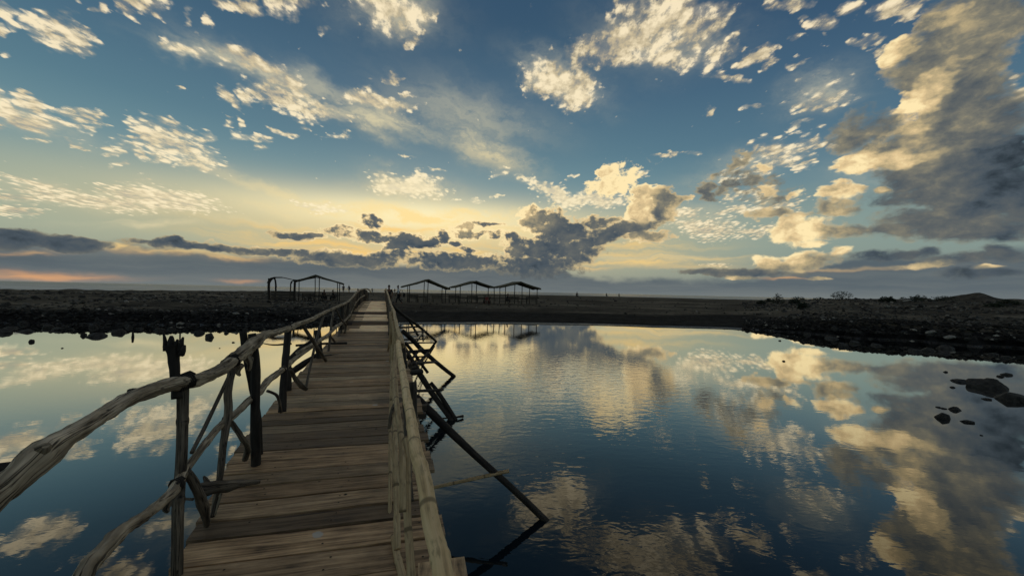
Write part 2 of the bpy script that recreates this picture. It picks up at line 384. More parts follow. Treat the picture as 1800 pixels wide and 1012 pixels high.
def rgb(r, g, b): return (r, g, b, 1)
M = {}
M['driftwood'] = wood('driftwood', rgb(.045, .034, .025), rgb(.30, .245, .17), rgb(.66, .56, .41), 3.0, 34.0, bd=0.007, cracks=True)
M['stick'] = wood('weathered stick', rgb(.028, .023, .018), rgb(.11, .092, .07), rgb(.26, .215, .16), 3.5, 34.0, bd=0.006, cracks=True)
M['pile'] = wood('wet dark timber', rgb(.008, .007, .006), rgb(.022, .019, .016), rgb(.05, .044, .036), 3.0, 24.0, rough=0.7)
M['bamboo'] = wood('bamboo', rgb(.30, .19, .085), rgb(.66, .48, .245), rgb(.82, .63, .36), 1.2, 40.0, rough=0.5, bd=0.0015, rings=0.30, knots=False)
M['slat'] = wood('split bamboo', rgb(.15, .10, .05), rgb(.40, .29, .155), rgb(.60, .46, .27), 1.2, 50.0, rough=0.6, bd=0.0015, rings=0.34, knots=False)
M['thatch'] = wood('thatch', rgb(.025, .022, .014), rgb(.09, .082, .052), rgb(.2, .185, .12), 8.0, 30.0, rough=0.95, bd=0.03, knots=False)
M['pole'] = wood('hut pole', rgb(.012, .011, .009), rgb(.03, .027, .022), rgb(.06, .052, .042), 3.0, 20.0)
M['furniture'] = wood('bench timber', rgb(.02, .017, .014), rgb(.06, .05, .04), rgb(.13, .11, .085), 3.0, 20.0)

def deck_material():
    m, N, b = new_mat('deck planks', 0.62, 0.35)
    uv = N.node('ShaderNodeUVMap').outputs[0]
    tint = N.node('ShaderNodeAttribute', attribute_name='tint')
    ts = N.sep(tint.outputs['Vector'])
    # grain along u (the length of a plank)
    g1 = N.noise(N.vm('MULTIPLY', uv, (2.0, 42.0, 1.0)), 1.0, 6.0, 0.65, 0.8)
    g2 = N.noise(N.vm('MULTIPLY', uv, (5.0, 9.0, 1.0)), 1.0, 4.0, 0.6)
    f = N.math('ADD', N.math('MULTIPLY', g1, 0.7), N.math('MULTIPLY', g2, 0.35))
    c = N.ramp(f, [(0.37, rgb(.065, .040, .020)), (0.5, rgb(.32, .212, .115)), (0.65, rgb(.60, .42, .245))])
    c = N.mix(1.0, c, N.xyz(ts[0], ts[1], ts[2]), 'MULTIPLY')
    geo = N.node('ShaderNodeNewGeometry').outputs['Position']
    blot = N.noise(geo, 1.3, 5.0, 0.65)
    c = N.mix(N.smooth(blot, 0.5, 0.68, 0.0, 0.55), c, rgb(.035, .032, .028))
    # pits, nail holes and chalky droppings
    v = N.node('ShaderNodeTexVoronoi'); N.put(v.inputs['Vector'], uv); v.inputs['Scale'].default_value = 4.2
    pit = N.smooth(v.outputs['Distance'], 0.028, 0.06)
    c = N.mix(pit, rgb(.012, .010, .008), c)
    v2 = N.node('ShaderNodeTexVoronoi'); N.put(v2.inputs['Vector'], N.vm('ADD', uv, N.scale(N.noise(uv, 30.0, 3.0, out='Color'), 0.05))); v2.inputs['Scale'].default_value = 2.1
    sel = N.math('GREATER_THAN', N.sep(v2.outputs['Color'])[0], 0.6)
    fleck = N.math('MULTIPLY', N.smooth(v2.outputs['Distance'], 0.075, 0.045), sel)
    c = N.mix(N.math('MULTIPLY', fleck, 0.8), c, rgb(.5, .5, .46))
    N.put(b.inputs['Base Color'], c)
    worn_sheen = N.smooth(ts[0], 1.5, 2.2)  # picks the far boards, whose tint holds wear and painted sheen, and smooths them
    N.put(b.inputs['Roughness'], N.math('MULTIPLY_ADD', worn_sheen, -0.28, N.smooth(g2, 0.3, 0.7, 0.55, 0.8)))
    bump(N, b, N.math('MULTIPLY', N.math('ADD', g1, N.math('MULTIPLY', pit, 0.6)), 1.0), 0.004)
    return m
M['deck'] = deck_material()

def sand_material():
    m, N, b = new_mat('dark volcanic sand', 0.9, 0.2)
    pos = N.node('ShaderNodeNewGeometry').outputs['Position']
    px_, py_, pz_ = N.sep(pos)
    n1 = N.noise(pos, 0.12, 6.0, 0.6)
    n2 = N.noise(pos, 1.3, 8.0, 0.75)
    n3 = N.noise(N.vm('MULTIPLY', pos, (0.05, 0.5, 0.5)), 1.0, 5.0, 0.6)
    dry = N.ramp(N.math('ADD', N.math('MULTIPLY', n1, 0.45), N.math('MULTIPLY', N.math('ADD', n2, n3), 0.3)),
                 [(0.41, rgb(.020, .0175, .014)), (0.52, rgb(.076, .066, .050)), (0.62, rgb(.19, .165, .122))])
    wet = N.ramp(n2, [(0.38, rgb(.004, .004, .004)), (0.62, rgb(.024, .024, .024))])
    side = N.smooth(N.math('ABSOLUTE', N.math('SUBTRACT', px_, 3.0)), 11.0, 19.0)     # the rubble banks are darker than the sand spit
    wetline = N.math('ADD', N.math('MULTIPLY', side, 0.18), 0.45)
    k = N.smooth(N.math('ADD', pz_, N.math('MULTIPLY', N.math('SUBTRACT', n3, 0.5), 0.25)), wetline, N.math('ADD', wetline, 0.16))
    c = N.mix(k, wet, dry)
    # pale scraps of shell, coral and litter
    v = N.node('ShaderNodeTexVoronoi'); N.put(v.inputs['Vector'], pos); v.inputs['Scale'].default_value = 0.9
    sel = N.math('GREATER_THAN', N.sep(v.outputs['Color'])[1], 0.8)
    sp = N.math('MULTIPLY', N.math('MULTIPLY', N.smooth(v.outputs['Distance'], 0.13, 0.06), sel), N.math('MULTIPLY', k, side))
    c = N.mix(N.math('MULTIPLY', sp, 0.8), c, rgb(.22, .21, .18))
    N.put(b.inputs['Base Color'], c)
    N.put(b.inputs['Roughness'], N.smooth(pz_, 0.03, 0.10, 0.25, 0.85))
    N.put(b.inputs['Specular IOR Level'], N.smooth(pz_, 0.03, 0.12, 0.5, 0.06))
    bump(N, b, N.math('ADD', N.math('MULTIPLY', n2, 0.8), N.math('MULTIPLY', n1, 0.6)), 0.30)
    return m
M['sand'] = sand_material()

def rock_material(name, dark, pale):
    m, N, b = new_mat(name, 0.75, 0.3)
    tc = N.node('ShaderNodeTexCoord').outputs['Object']
    n1 = N.noise(tc, 3.0, 6.0, 0.65)
    N.put(b.inputs['Base Color'], N.ramp(n1, [(0.35, dark), (0.68, pale)]))
    bump(N, b, N.noise(tc, 9.0, 5.0, 0.7), 0.05)
    return m
M['rock'] = rock_material('dark wet rock', rgb(.010, .0095, .009), rgb(.065, .062, .055))
M['pale_rock'] = rock_material('pale stone', rgb(.16, .15, .13), rgb(.36, .34, .30))

def pond_material():
    m = bpy.data.materials.new('still pond water'); m.use_nodes = True
    nt = m.node_tree; nt.nodes.clear(); N = NB(nt)
    pos = N.node('ShaderNodeNewGeometry').outputs['Position']
    X, Y, Z = N.sep(pos)
    # wind patches
    patch = N.smooth(N.noise(N.vm('MULTIPLY', pos, (0.16, 0.10, 1.0)), 1.0, 3.0, 0.5, 0.4), 0.42, 0.62)
    def spot(cx, cy, rx, ry):
        v = N.vm('MULTIPLY_ADD', pos, (1 / rx, 1 / ry, 0), (-cx / rx, -cy / ry, 0))
        return N.math('POWER', 2.718, N.math('MULTIPLY', N.dot(v, v), -1.0))
    wind = N.math('MAXIMUM', N.math('MAXIMUM', spot(1.2, 11.5, 3.6, 5.5), N.math('MULTIPLY', spot(-0.2, 6.6, 1.6, 2.0), 0.7)), N.math('MULTIPLY', spot(0.9, 3.7, 0.9, 0.7), 0.45))
    wind = N.math('MAXIMUM', wind, N.math('MULTIPLY', spot(-2.0, 21.0, 9.0, 4.5), 0.35))
    right = N.smooth(X, 3.0, 9.0, 1.0, 0.25)
    amp = N.math('MULTIPLY_ADD', N.math('MAXIMUM', wind, N.math('MULTIPLY', patch, 0.05)), right, 0.018)
    far = N.smooth(Y, 6.0, 22.0, 1.0, 0.45)
    amp = N.math('MULTIPLY', amp, far)
    w1 = N.noise(N.vm('MULTIPLY', pos, (1.0, 1.9, 1.0)), 3.2, 2.0, 0.5, 0.5)
    w2 = N.noise(N.vm('MULTIPLY', pos, (1.0, 1.6, 1.0)), 9.0, 2.0, 0.5, 0.3)
    # rings spreading from the foot of the near brace
    d = N.vm('LENGTH', N.vm('SUBTRACT', pos, (0.36, 4.12, 0.0)), out='Value')
    ring = N.math('MULTIPLY', N.math('SINE', N.math('MULTIPLY', N.math('ADD', d, N.math('MULTIPLY', w1, 0.12)), 62.0)), N.math('POWER', 2.718, N.math('MULTIPLY', d, -2.6)))
    h = N.math('MULTIPLY', N.math('MULTIPLY_ADD', w2, 0.30, w1), amp)
    h = N.math('MULTIPLY_ADD', ring, 0.02, h)
    bp = N.node('ShaderNodeBump')
    bp.inputs['Distance'].default_value = 0.0085
    bp.inputs['Strength'].default_value = 1.0
    N.put(bp.inputs['Height'], h)
    gl = N.node('ShaderNodeBsdfGlossy')
    gl.inputs['Roughness'].default_value = 0.018
    gl.inputs['Color'].default_value = (0.98, 0.97, 0.93, 1)
    N.put(gl.inputs['Normal'], bp.outputs[0])
    df = N.node('ShaderNodeBsdfDiffuse')
    df.inputs['Color'].default_value = (0.004, 0.009, 0.014, 1)
    lw = N.node('ShaderNodeLayerWeight'); lw.inputs['Blend'].default_value = 0.5
    fac = N.ramp(lw.outputs['Facing'], [(0.0, (.02,) * 3), (0.38, (.055,) * 3), (0.48, (.092,) * 3), (0.60, (.21,) * 3), (0.72, (.48,) * 3), (0.86, (.84,) * 3), (1.0, (1.0,) * 3)])
    mx = N.node('ShaderNodeMixShader')
    N.put(mx.inputs[0], fac)
    nt.links.new(df.outputs[0], mx.inputs[1]); nt.links.new(gl.outputs[0], mx.inputs[2])
    o = N.node('ShaderNodeOutputMaterial'); nt.links.new(mx.outputs[0], o.inputs[0])
    return m
M['pond'] = pond_material()

def sea_material():
    m, N, b = new_mat('open sea', 0.25, 0.5)
    pos = N.node('ShaderNodeNewGeometry').outputs['Position']
    X, Y, Z = N.sep(pos)
    foam_n = N.noise(N.vm('MULTIPLY', pos, (0.018, 0.13, 1.0)), 1.0, 5.0, 0.62, 0.5)
    near = N.smooth(Y, 150.0, 700.0, 1.0, 0.25)
    foam = N.math('MULTIPLY', N.smooth(foam_n, 0.44, 0.58), near)
    N.put(b.inputs['Base Color'], N.mix(foam, rgb(.10, .115, .115), rgb(.75, .75, .72)))
    N.put(b.inputs['Roughness'], N.math('MULTIPLY_ADD', foam, 0.5, 0.3))
    bump(N, b, N.noise(N.vm('MULTIPLY', pos, (0.15, 0.5, 1.0)), 1.0, 4.0, 0.6), 0.35)
    return m
M['sea'] = sea_material()

def plain(name, c, rough=0.85, spec=0.2, var=0.25):
    m, N, b = new_mat(name, rough, spec)
    tc = N.node('ShaderNodeTexCoord').outputs['Object']
    n = N.noise(tc, 14.0, 3.0, 0.6)
    lo = tuple(x * (1 - var) for x in c[:3]) + (1,)
    hi = tuple(min(1, x * (1 + var)) for x in c[:3]) + (1,)
    N.put(b.inputs['Base Color'], N.ramp(n, [(0.35, lo), (0.65, hi)]))
    return m
M['skin'] = plain('skin', rgb(.16, .09, .06))
M['hair'] = plain('black hair', rgb(.012, .01, .009))
M['shirt_dark'] = plain('dark shirt', rgb(.02, .022, .026))
M['shirt_white'] = plain('white shirt', rgb(.72, .72, .73))
M['shorts_dark'] = plain('dark trousers', rgb(.02, .02, .022))
M['bag'] = plain('dark bag', rgb(.015, .015, .018))
M['red_plastic'] = plain('red plastic', rgb(.16, .03, .025), rough=0.45)
M['tarp'] = plain('grey tarpaulin', rgb(.05, .05, .045), rough=0.7)
M['leaf'] = plain('dark leaf', rgb(.018, .026, .012), rough=0.7, var=0.5)
M['white_scrap'] = plain('white plastic scrap', rgb(.5, .5, .47), rough=0.5)
def pebble_material():
    m, N, b = new_mat('rubble stones', 0.8, 0.2)
    a = N.node('ShaderNodeAttribute', attribute_name='tint')
    N.put(b.inputs['Base Color'], a.outputs['Color'])
    return m
M['pebbles'] = pebble_material()
M['hill'] = rock_material('spoil heap', rgb(.022, .020, .017), rgb(.055, .05, .042))

# ------------------------------------------------------------------ mesh helpers
class MB:
    def __init__(s):
        s.v, s.f, s.uv, s.tint, s.smooth = [], [], [], [], []
    def face(s, idx, uvs, tint=(1, 1, 1), smooth=True):
        s.f.append(tuple(idx)); s.uv.append(uvs); s.tint.append(tint); s.smooth.append(smooth)
    def tube(s, pts, rad, seg=10, knob=0.0, kf=6.0, sub=4, seed=0.0, rings=0.0, flat=1.0, tint=(1, 1, 1), fork=False):
        """a bent pole through pts; rad is a number or one radius per point; knob = irregularity (share of the radius)"""
        n = len(pts)
        rad = [rad] * n if isinstance(rad, (int, float)) else list(rad)
        P_, R_ = [], []
        for i in range(n - 1):
            p0, p1, p2, p3 = pts[max(i - 1, 0)], pts[i], pts[i + 1], pts[min(i + 2, n - 1)]
            for k in range(sub):
                t = k / sub
                P_.append(0.5 * ((2 * p1) + (p2 - p0) * t + (2 * p0 - 5 * p1 + 4 * p2 - p3) * t * t + (3 * p1 - p0 - 3 * p2 + p3) * t ** 3))
                R_.append(rad[i] * (1 - t) + rad[i + 1] * t)
        P_.append(pts[-1]); R_.append(rad[-1])
        if rings:
            # bamboo: extra cross-sections round each joint
            acc = [0.0]
            for i in range(1, len(P_)): acc.append(acc[-1] + (P_[i] - P_[i - 1]).length)
            L = acc[-1]
            marks = set(acc)
            k = rings * 0.5
            while k < L:
                for o in (-0.02, -0.006, 0.0, 0.006, 0.02): marks.add(min(max(k + o, 0), L))
                k += rings
            marks = sorted(marks); NP, NR = [], []
            j = 0
            for mk in marks:
                while j < len(acc) - 2 and acc[j + 1] < mk: j += 1
                t = (mk - acc[j]) / max(acc[j + 1] - acc[j], 1e-6)
                NP.append(P_[j].lerp(P_[j + 1], min(max(t, 0), 1)))
                r0 = R_[j] * (1 - t) + R_[j + 1] * t
                ph = abs((mk / rings) % 1.0 - 0.5) * rings
                NR.append(r0 * (1.10 if ph < 0.008 else (0.985 if ph < 0.025 else 1.0)))
            P_, R_ = NP, NR
        base = len(s.v)
        m = len(P_)
        tang = []
        for i in range(m):
            t = (P_[min(i + 1, m - 1)] - P_[max(i - 1, 0)])
            tang.append(t.normalized() if t.length > 1e-9 else Vector((0, 0, 1)))
        ref = Vector((0, 0, 1)) if abs(tang[0].z) < 0.9 else Vector((0, 1, 0))
        length = 0.0; ls = []
        for i in range(m):
            if i: length += (P_[i] - P_[i - 1]).length
            ls.append(length)
            t = tang[i]
            a = ref - t * ref.dot(t)
            a = a.normalized() if a.length > 1e-6 else t.orthogonal().normalized()
            ref = a
            b = t.cross(a)
            for k in range(seg):
                th = 2 * math.pi * k / seg
                d = a * math.cos(th) + b * (math.sin(th) * flat)
                r = R_[i]
                if knob:
                    q = P_[i] * kf + d * 0.9 + Vector((seed, seed * 1.7, 0))
                    r *= 1 + knob * (noise.noise(q) * 1.1 + 0.5 * noise.noise(q * 2.7))
                s.v.append(P_[i] + d * r)
        circ = 2 * math.pi * sum(R_) / m
        for i in range(m - 1):
            for k in range(seg):
                k2 = (k + 1) % seg
                u0, u1 = circ * k / seg, circ * (k + 1) / seg
                s.face((base + i * seg + k, base + i * seg + k2, base + (i + 1) * seg + k2, base + (i + 1) * seg + k),
                       [(u0, ls[i]), (u1, ls[i]), (u1, ls[i + 1]), (u0, ls[i + 1])], tint)
        for i, rev in ((0, True), (m - 1, False)):
            idx = [base + i * seg + k for k in range(seg)]
            uvs = [(math.cos(2 * math.pi * k / seg) * R_[i], ls[i] + math.sin(2 * math.pi * k / seg) * R_[i]) for k in range(seg)]
            if rev: idx.reverse(); uvs.reverse()
            s.face(idx, uvs, tint, False)
        return s
    def box(s, o, ax, ay, az, tint=(1, 1, 1)):
        """box from corner o with edge vectors ax, ay, az; u runs along ax"""
        b = len(s.v)
        for k in range(8):
            s.v.append(o + ax * (k & 1) + ay * ((k >> 1) & 1) + az * ((k >> 2) & 1))
        lx, ly, lz = ax.length, ay.length, az.length
        u0, v0 = random.random() * 9, random.random() * 9
        for idx, (du, dv) in (((0, 2, 3, 1), (lx, ly)), ((4, 5, 7, 6), (lx, ly)), ((0, 1, 5, 4), (lx, lz)), ((2, 6, 7, 3), (lx, lz)), ((0, 4, 6, 2), (ly, lz)), ((1, 3, 7, 5), (ly, lz))):
            s.face([b + i for i in idx], [(u0, v0), (u0, v0 + dv), (u0 + du, v0 + dv), (u0 + du, v0)], tint, False)
        return s
    def build(s, name, mat, parent=None, loc=None):
        me = bpy.data.meshes.new(name)
        org = Vector(loc) if loc is not None else Vector((0, 0, 0))
        me.from_pydata([tuple(p - org) for p in s.v], [], s.f)
        uvl = me.uv_layers.new(name='UVMap')
        uvl.data.foreach_set('uv', [c for f in s.uv for p in f for c in p])
        att = me.attributes.new('tint', 'FLOAT_COLOR', 'FACE')
        att.data.foreach_set('color', [c for t in s.tint for c in (*t, 1.0)])
        me.polygons.foreach_set('use_smooth', s.smooth)
        me.materials.append(mat)
        me.update()
        o = bpy.data.objects.new(name, me)
        col.objects.link(o)
        o.location = org
        if parent is not None:
            o.parent = parent
            o.location = org - Vector(parent.get('_o', (0, 0, 0))) if '_o' in parent else org
        return o

def tag(o, label=None, cat=None, group=None, kind=None):
    if label: o['label'] = label
    if cat: o['category'] = cat
    if group: o['group'] = group
    if kind: o['kind'] = kind
    return o
def empty(name, loc=(0, 0, 0), rz=0.0):
    o = bpy.data.objects.new(name, None)
    col.objects.link(o)
    o.location = loc
    o.rotation_euler = (0, 0, rz)
    o.empty_display_size = 0.2
    return o
def copy_tree(o, parent=None):
    c = o.copy(); col.objects.link(c)
    if parent is not None: c.parent = parent
    for ch in list(o.children): copy_tree(ch, c)
    return c
def interp(x, tab):
    if x <= tab[0][0]: return tab[0][1]
    for (a, va), (b, vb) in zip(tab, tab[1:]):
        if x <= b: return va + (vb - va) * (x - a) / (b - a)
    return tab[-1][1]
def sstep(x, a, b):
    t = min(max((x - a) / (b - a), 0), 1)
    return t * t * (3 - 2 * t)

# ------------------------------------------------------------------ ground, pond and sea
SHORE = [(-300,564),(0,570),(120,571),(300,572),(450,572),(560,571),(680,569),(800,568),(960,569),(1100,572),(1150,574),(1280,577),(1400,584),(1450,589),(1500,594),(1600,599),(1700,607),(1800,612),(1950,621)]
shore_tab = []
for x, y in SHORE:
    p = on_plane(x, y, 0.0)
    shore_tab.append((math.degrees(math.atan2(p.x, p.y)), math.hypot(p.x, p.y)))
shore_tab = [(-180, 14), (-130, 16), (-90, 26), (-70, 40)] + shore_tab + [(75, 20), (90, 16), (130, 13), (180, 14)]
def shore_r(az): return interp(az, shore_tab)
# how stony the bank is, by bearing: rubble left and right, a smooth sand spit between
def rubble(az):
    return max(1 - sstep(az, -34, -24), sstep(az, 31, 40))
def ground_z(x, y):
    az = math.degrees(math.atan2(x, y)); r = math.hypot(x, y)
    ru = rubble(az)
    jag = (noise.noise(Vector((x * 0.9, y * 0.9, 0))) * 0.7 + noise.noise(Vector((x * 2.6, y * 2.6, 3))) * 0.3) * (0.15 + 1.1 * ru)
    s_ = r - shore_r(az) + jag
    if s_ < 0:
        return max(-1.6, s_ * 0.32)
    steep = 0.62 * sstep(s_, 0, 2.6 + 0 * ru) + 0.30 * sstep(s_, 2, 16)
    gentle = 0.16 * sstep(s_, 0, 0.9) + 0.74 * sstep(s_, 0.6, 13)
    z = steep * ru + gentle * (1 - ru)
    z += 0.55 * sstep(r, 52, 88) * (1 - sstep(-az, 24, 50) * 0.75)
    z += 0.62 * sstep(az, 33, 46) * sstep(r, 30, 75)
    z += 0.35 * sstep(az, 30, 42) * sstep(r, 24, 34)
    n = noise.fractal(Vector((x * 0.09, y * 0.09, 5)), 0.8, 2.0, 5)
    z += n * (0.05 + 0.20 * ru) * sstep(s_, 1, 8)
    z += noise.fractal(Vector((x * 0.5, y * 0.5, 9)), 0.8, 2.0, 3) * (0.02 + 0.10 * ru) * sstep(s_, 0.2, 3)
    # the beach ends at the surf
    coast = 108 if az < -30 else 108 + 40 * sstep(az, -30, 10)
    if abs(az) < 75:
        z -= 3.2 * sstep(r, coast, coast + 45)
    # spoil heaps on the skyline at the right
    bump_ = 0.0
    for hx, hy, hr, hh in HEAPS:
        q = math.hypot(x - hx, (y - hy))
        if q < hr: bump_ = max(bump_, hh * (1 - q / hr) * (1 + 0.3 * noise.noise(Vector((x * .5, y * .5, 1)))))
    z += bump_
    return z
HEAPS = []
def heap(px, py_top, d, halfwidth_px, base):
    p = at(px, py_top, d)
    HEAPS.append([p.x, p.y, halfwidth_px * d / F_PX, p.z - base])
_tops = [(1708, 512.5, 72, 50), (1592, 520.5, 74, 26), (1660, 517.5, 76, 30), (1625, 521, 70, 16), (1785, 523, 74, 40), (1740, 518, 70, 26)]
for q in _tops: heap(*q, 0.0)
_h = [[*x] for x in HEAPS]
for x in HEAPS: x[3] = 0.0
for x, full in zip(HEAPS, _h):
    full[3] -= ground_z(x[0], x[1])
for x, full in zip(HEAPS, _h): x[3] = max(full[3], 0.1) * (1.0 if x is HEAPS[0] else .8)

def build_ground():
    mb = MB()
    azs = []
    a = -180.0
    while a < 180:
        azs.append(a)
        a += 0.28 if -62 <= a < 62 else 2.0
    rs = []
    r = 4.0
    while r < 84: rs.append(r); r += 0.22 if 14 < r < 36 else (0.5 if r < 60 else 0.9)
    while r < 6000: rs.append(r); r *= 1.045
    na = len(azs)
    for r in rs:
        for a in azs:
            x, y = r * math.sin(R(a)), r * math.cos(R(a))
            mb.v.append(Vector((x, y, ground_z(x, y))))
    for i in range(len(rs) - 1):
        for j in range(na):
            j2 = (j + 1) % na
            mb.face((i * na + j, (i + 1) * na + j, (i + 1) * na + j2, i * na + j2), [(0, 0)] * 4)
    c = len(mb.v); mb.v.append(Vector((0, 0, -1.6)))
    for j in range(na): mb.face((c, j, (j + 1) % na), [(0, 0)] * 3)
    o = mb.build('ground', M['sand'])
    tag(o, kind='structure')
build_ground()

def disc(name, r0, r1, z, mat, seg=96, kind='structure'):
    mb = MB()
    for k in range(seg):
        t = 2 * math.pi * k / seg
        mb.v.append(Vector((r1 * math.sin(t), r1 * math.cos(t), z)))
    if r0 <= 0:
        mb.face(list(range(seg))[::-1], [(0, 0)] * seg, smooth=False)
    else:
        for k in range(seg):
            t = 2 * math.pi * k / seg
            mb.v.append(Vector((r0 * math.sin(t), r0 * math.cos(t), z)))
        for k in range(seg):
            k2 = (k + 1) % seg
            mb.face((k, seg + k, seg + k2, k2), [(0, 0)] * 4, smooth=False)
    return tag(mb.build(name, mat), kind=kind)
disc('pond_water', 0, 62.0, 0.0, M['pond'])
disc('sea_water', 95.0, 12000.0, 0.012, M['sea'])

# ------------------------------------------------------------------ footbridge
bridge = tag(empty('footbridge', (0, 0, 0)), 'long narrow plank footbridge with driftwood and bamboo rails crossing the pond to the beach', 'footbridge')
SLOPE = -0.35
deck_h = [(0.5, 1.36), (2, 1.33), (3, 1.27), (4, 1.21), (6, 1.14), (8, 1.08), (10.1, 0.99), (10.25, 0.92), (12, 0.83), (12.15, 0.77), (14, 0.70), (16.5, 0.63), (19, 0.64), (22, 0.95), (26, 1.42), (31, 1.7)]
x_left = [(0.5, -.90), (1.8, -.90), (2.1, -.95), (3, -1.05), (4, -1.04), (9, -1.0), (20, -.93), (31, -.93)]
def deck_z(d): return EYE - interp(d, deck_h)
def px_at(X0, d, dz=0.0):
    """point on the bridge: offset X0 across, d along, dz above the deck"""
    return Vector((X0 + SLOPE * d, d, deck_z(d) + dz))

mb = MB()
rnd = random.Random(3)
d = 0.35
while d < 30.5:
    far = d > 9.0
    w = rnd.uniform(.14, .19) if d < 3.2 else (rnd.uniform(.10, .17) if not far else rnd.uniform(.12, .3))
    gap = rnd.uniform(.009, .019)
    tilt = 0.235 + rnd.uniform(-.007, .007)
    xl = interp(d, x_left) + SLOPE * d + rnd.uniform(-.016, .012)
    xr = interp(d, [(1, .26), (1.8, .30), (3, .35), (5, .39)]) + SLOPE * d + rnd.uniform(-.04, .03)
    if d > 8: xr -= 0.02
    th = rnd.uniform(.024, .032)
    dz = rnd.uniform(-.005, .005)
    t = rnd.uniform(.5, 1.22)
    hue = rnd.uniform(-.08, .08)
    tint = [t * (1 + hue), t, t * (1 - hue)]
    if rnd.random() < .10 and not far: tint = [t * .42, t * .42, t * .44]
    if 2.9 < d < 3.15: tint = [.4, .4, .42]
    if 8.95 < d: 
        k = rnd.uniform(2.2, 3.4); tint = [k * 1.0, k * .98, k * .92]  # pale worn far boards; the sky glow's grazing sheen is put into the tint
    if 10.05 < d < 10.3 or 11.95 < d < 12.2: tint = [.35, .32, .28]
    # a plank: a strip of six cross-cuts, each slightly out of true
    nseg = 6
    base = len(mb.v)
    cs_ = []
    for k in range(nseg + 1):
        f = k / nseg
        X = xl + (xr - xl) * f
        yy = d + tilt * (X - (xl + xr) / 2)
        wob = rnd.uniform(-.0025, .0025)
        e0 = wob + (rnd.uniform(0, .006) if k in (0, nseg) else 0)
        z = deck_z(d) + dz + .004 * math.sin(f * 3.1 + d * 5)
        z1 = deck_z(d + w) + dz + .004 * math.sin(f * 3.1 + d * 5)
        cs_.append((Vector((X, yy + e0, z)), Vector((X - .30 * w, yy + w - gap + wob, z1)), Vector((X - .30 * w, yy + w - gap + wob, z1 - th)), Vector((X, yy + e0, z - th))))
        mb.v += list(cs_[-1])
    u0 = rnd.uniform(0, 40); v0 = rnd.uniform(0, 40)
    for k in range(nseg):
        ua, ub = u0 + (xr - xl) * k / nseg, u0 + (xr - xl) * (k + 1) / nseg
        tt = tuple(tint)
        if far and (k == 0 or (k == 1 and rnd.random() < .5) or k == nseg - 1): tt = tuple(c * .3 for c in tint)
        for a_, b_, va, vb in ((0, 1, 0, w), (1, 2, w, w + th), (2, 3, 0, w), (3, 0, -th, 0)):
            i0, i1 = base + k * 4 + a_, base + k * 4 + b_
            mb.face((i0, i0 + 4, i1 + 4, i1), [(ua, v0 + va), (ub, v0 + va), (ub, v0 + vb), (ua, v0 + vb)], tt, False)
    if d < 6.5:
        # nail heads over the stringers
        for xs in (-.72, -.27, .18):
            for q in (.28, .72):
                if rnd.random() < .2: continue
                c_ = Vector((xs + SLOPE * d + rnd.uniform(-.03, .03), 0, 0))
                c_.y = d + tilt * (c_.x - (xl + xr) / 2) + w * q
                f_ = (c_.x - xl) / (xr - xl)
                c_.z = deck_z(d) * (1 - q) + deck_z(d + w) * q + dz + .004 * math.sin(f_ * 3.1 + d * 5) + .004
                i_ = len(mb.v)
                for k_ in range(6): mb.v.append(c_ + Vector((math.cos(k_ * 1.047) * .006, math.sin(k_ * 1.047) * .006, 0)))
                mb.face([i_ + k_ for k_ in range(6)], [(u0, v0)] * 6, (.06, .06, .06), False)
    mb.face((base, base + 1, base + 2, base + 3), [(u0, v0), (u0, v0 + w), (u0 + th, v0 + w), (u0 + th, v0)], tuple(tint), False)
    e = base + nseg * 4
    mb.face((e + 3, e + 2, e + 1, e), [(u0, v0), (u0, v0 + w), (u0 + th, v0 + w), (u0 + th, v0)], tuple(tint), False)
    d += w
deck = mb.build('deck', M['deck'], bridge)

def pole(name, mat, pix, rad, **kw):
    """pix: list of (px, py, depth)"""
    lab = kw.pop('label', None)
    o = MB().tube([at(*p) for p in pix], rad, **kw).build(name, M[mat], bridge)
    if lab: o['label'] = lab
    return o
def dl(px, x0=-.95):
    return x0 / ((px - 900) / F_PX - SLOPE)
def L(px, py, x0=-.95): return (px, py, dl(px, x0))

# left handrail: driftwood logs lashed end to end
pole('handrail', 'driftwood', [(-130, 960, .80), (-40, 893, .87), (0, 864, .915), (40, 828, .96), (74, 795, 1.02), (105, 775, 1.08), (140, 755, 1.16), (175, 733, 1.26), (212, 710, 1.37), (252, 691, 1.5), (295, 677, 1.66), (322, 671, 1.77), (352, 666, 1.92), (387, 650, 2.12), (410, 634, 2.28), (437, 618, 2.5)],
     [.036, .036, .035, .033, .038, .031, .028, .026, .026, .028, .031, .034, .033, .031, .031, .03], seg=24, knob=.26, kf=11, sub=10, label='thick bleached driftwood log at the near end of the rail')
pole('handrail', 'driftwood', [(398, 641, 2.24), (415, 628, 2.34), (432, 615, 2.47), (451, 599, 2.7), (463, 590, 2.85), (482, 585, 3.1), (508, 577, 3.6), (529, 568, 4.15), (548, 561, 4.85), (567, 551, 5.8), (577, 546, 6.4)],
     [.034, .040, .042, .038, .032, .028, .027, .026, .025, .026, .024], seg=16, knob=.36, kf=13, sub=8, label='knotty grey driftwood handrail')
pole('handrail', 'driftwood', [(560, 554, 5.6), (590, 540, 7.4), (610, 531, 9.6), (619, 523, 11.5), (627, 514, 13.4), (637, 508.5, 16.5), (645, 507.5, 19.5), (649.5, 510, 22.5), (652, 514, 25)],
     [.024, .028, .028, .03, .03, .03, .03, .03, .03], seg=10, knob=.15, kf=5, sub=5)
pole('knot_stub', 'driftwood', [(424, 640, 2.40), (418, 652, 2.40), (422, 660, 2.42)], [.022, .018, .006], knob=.4, kf=20, seg=8)
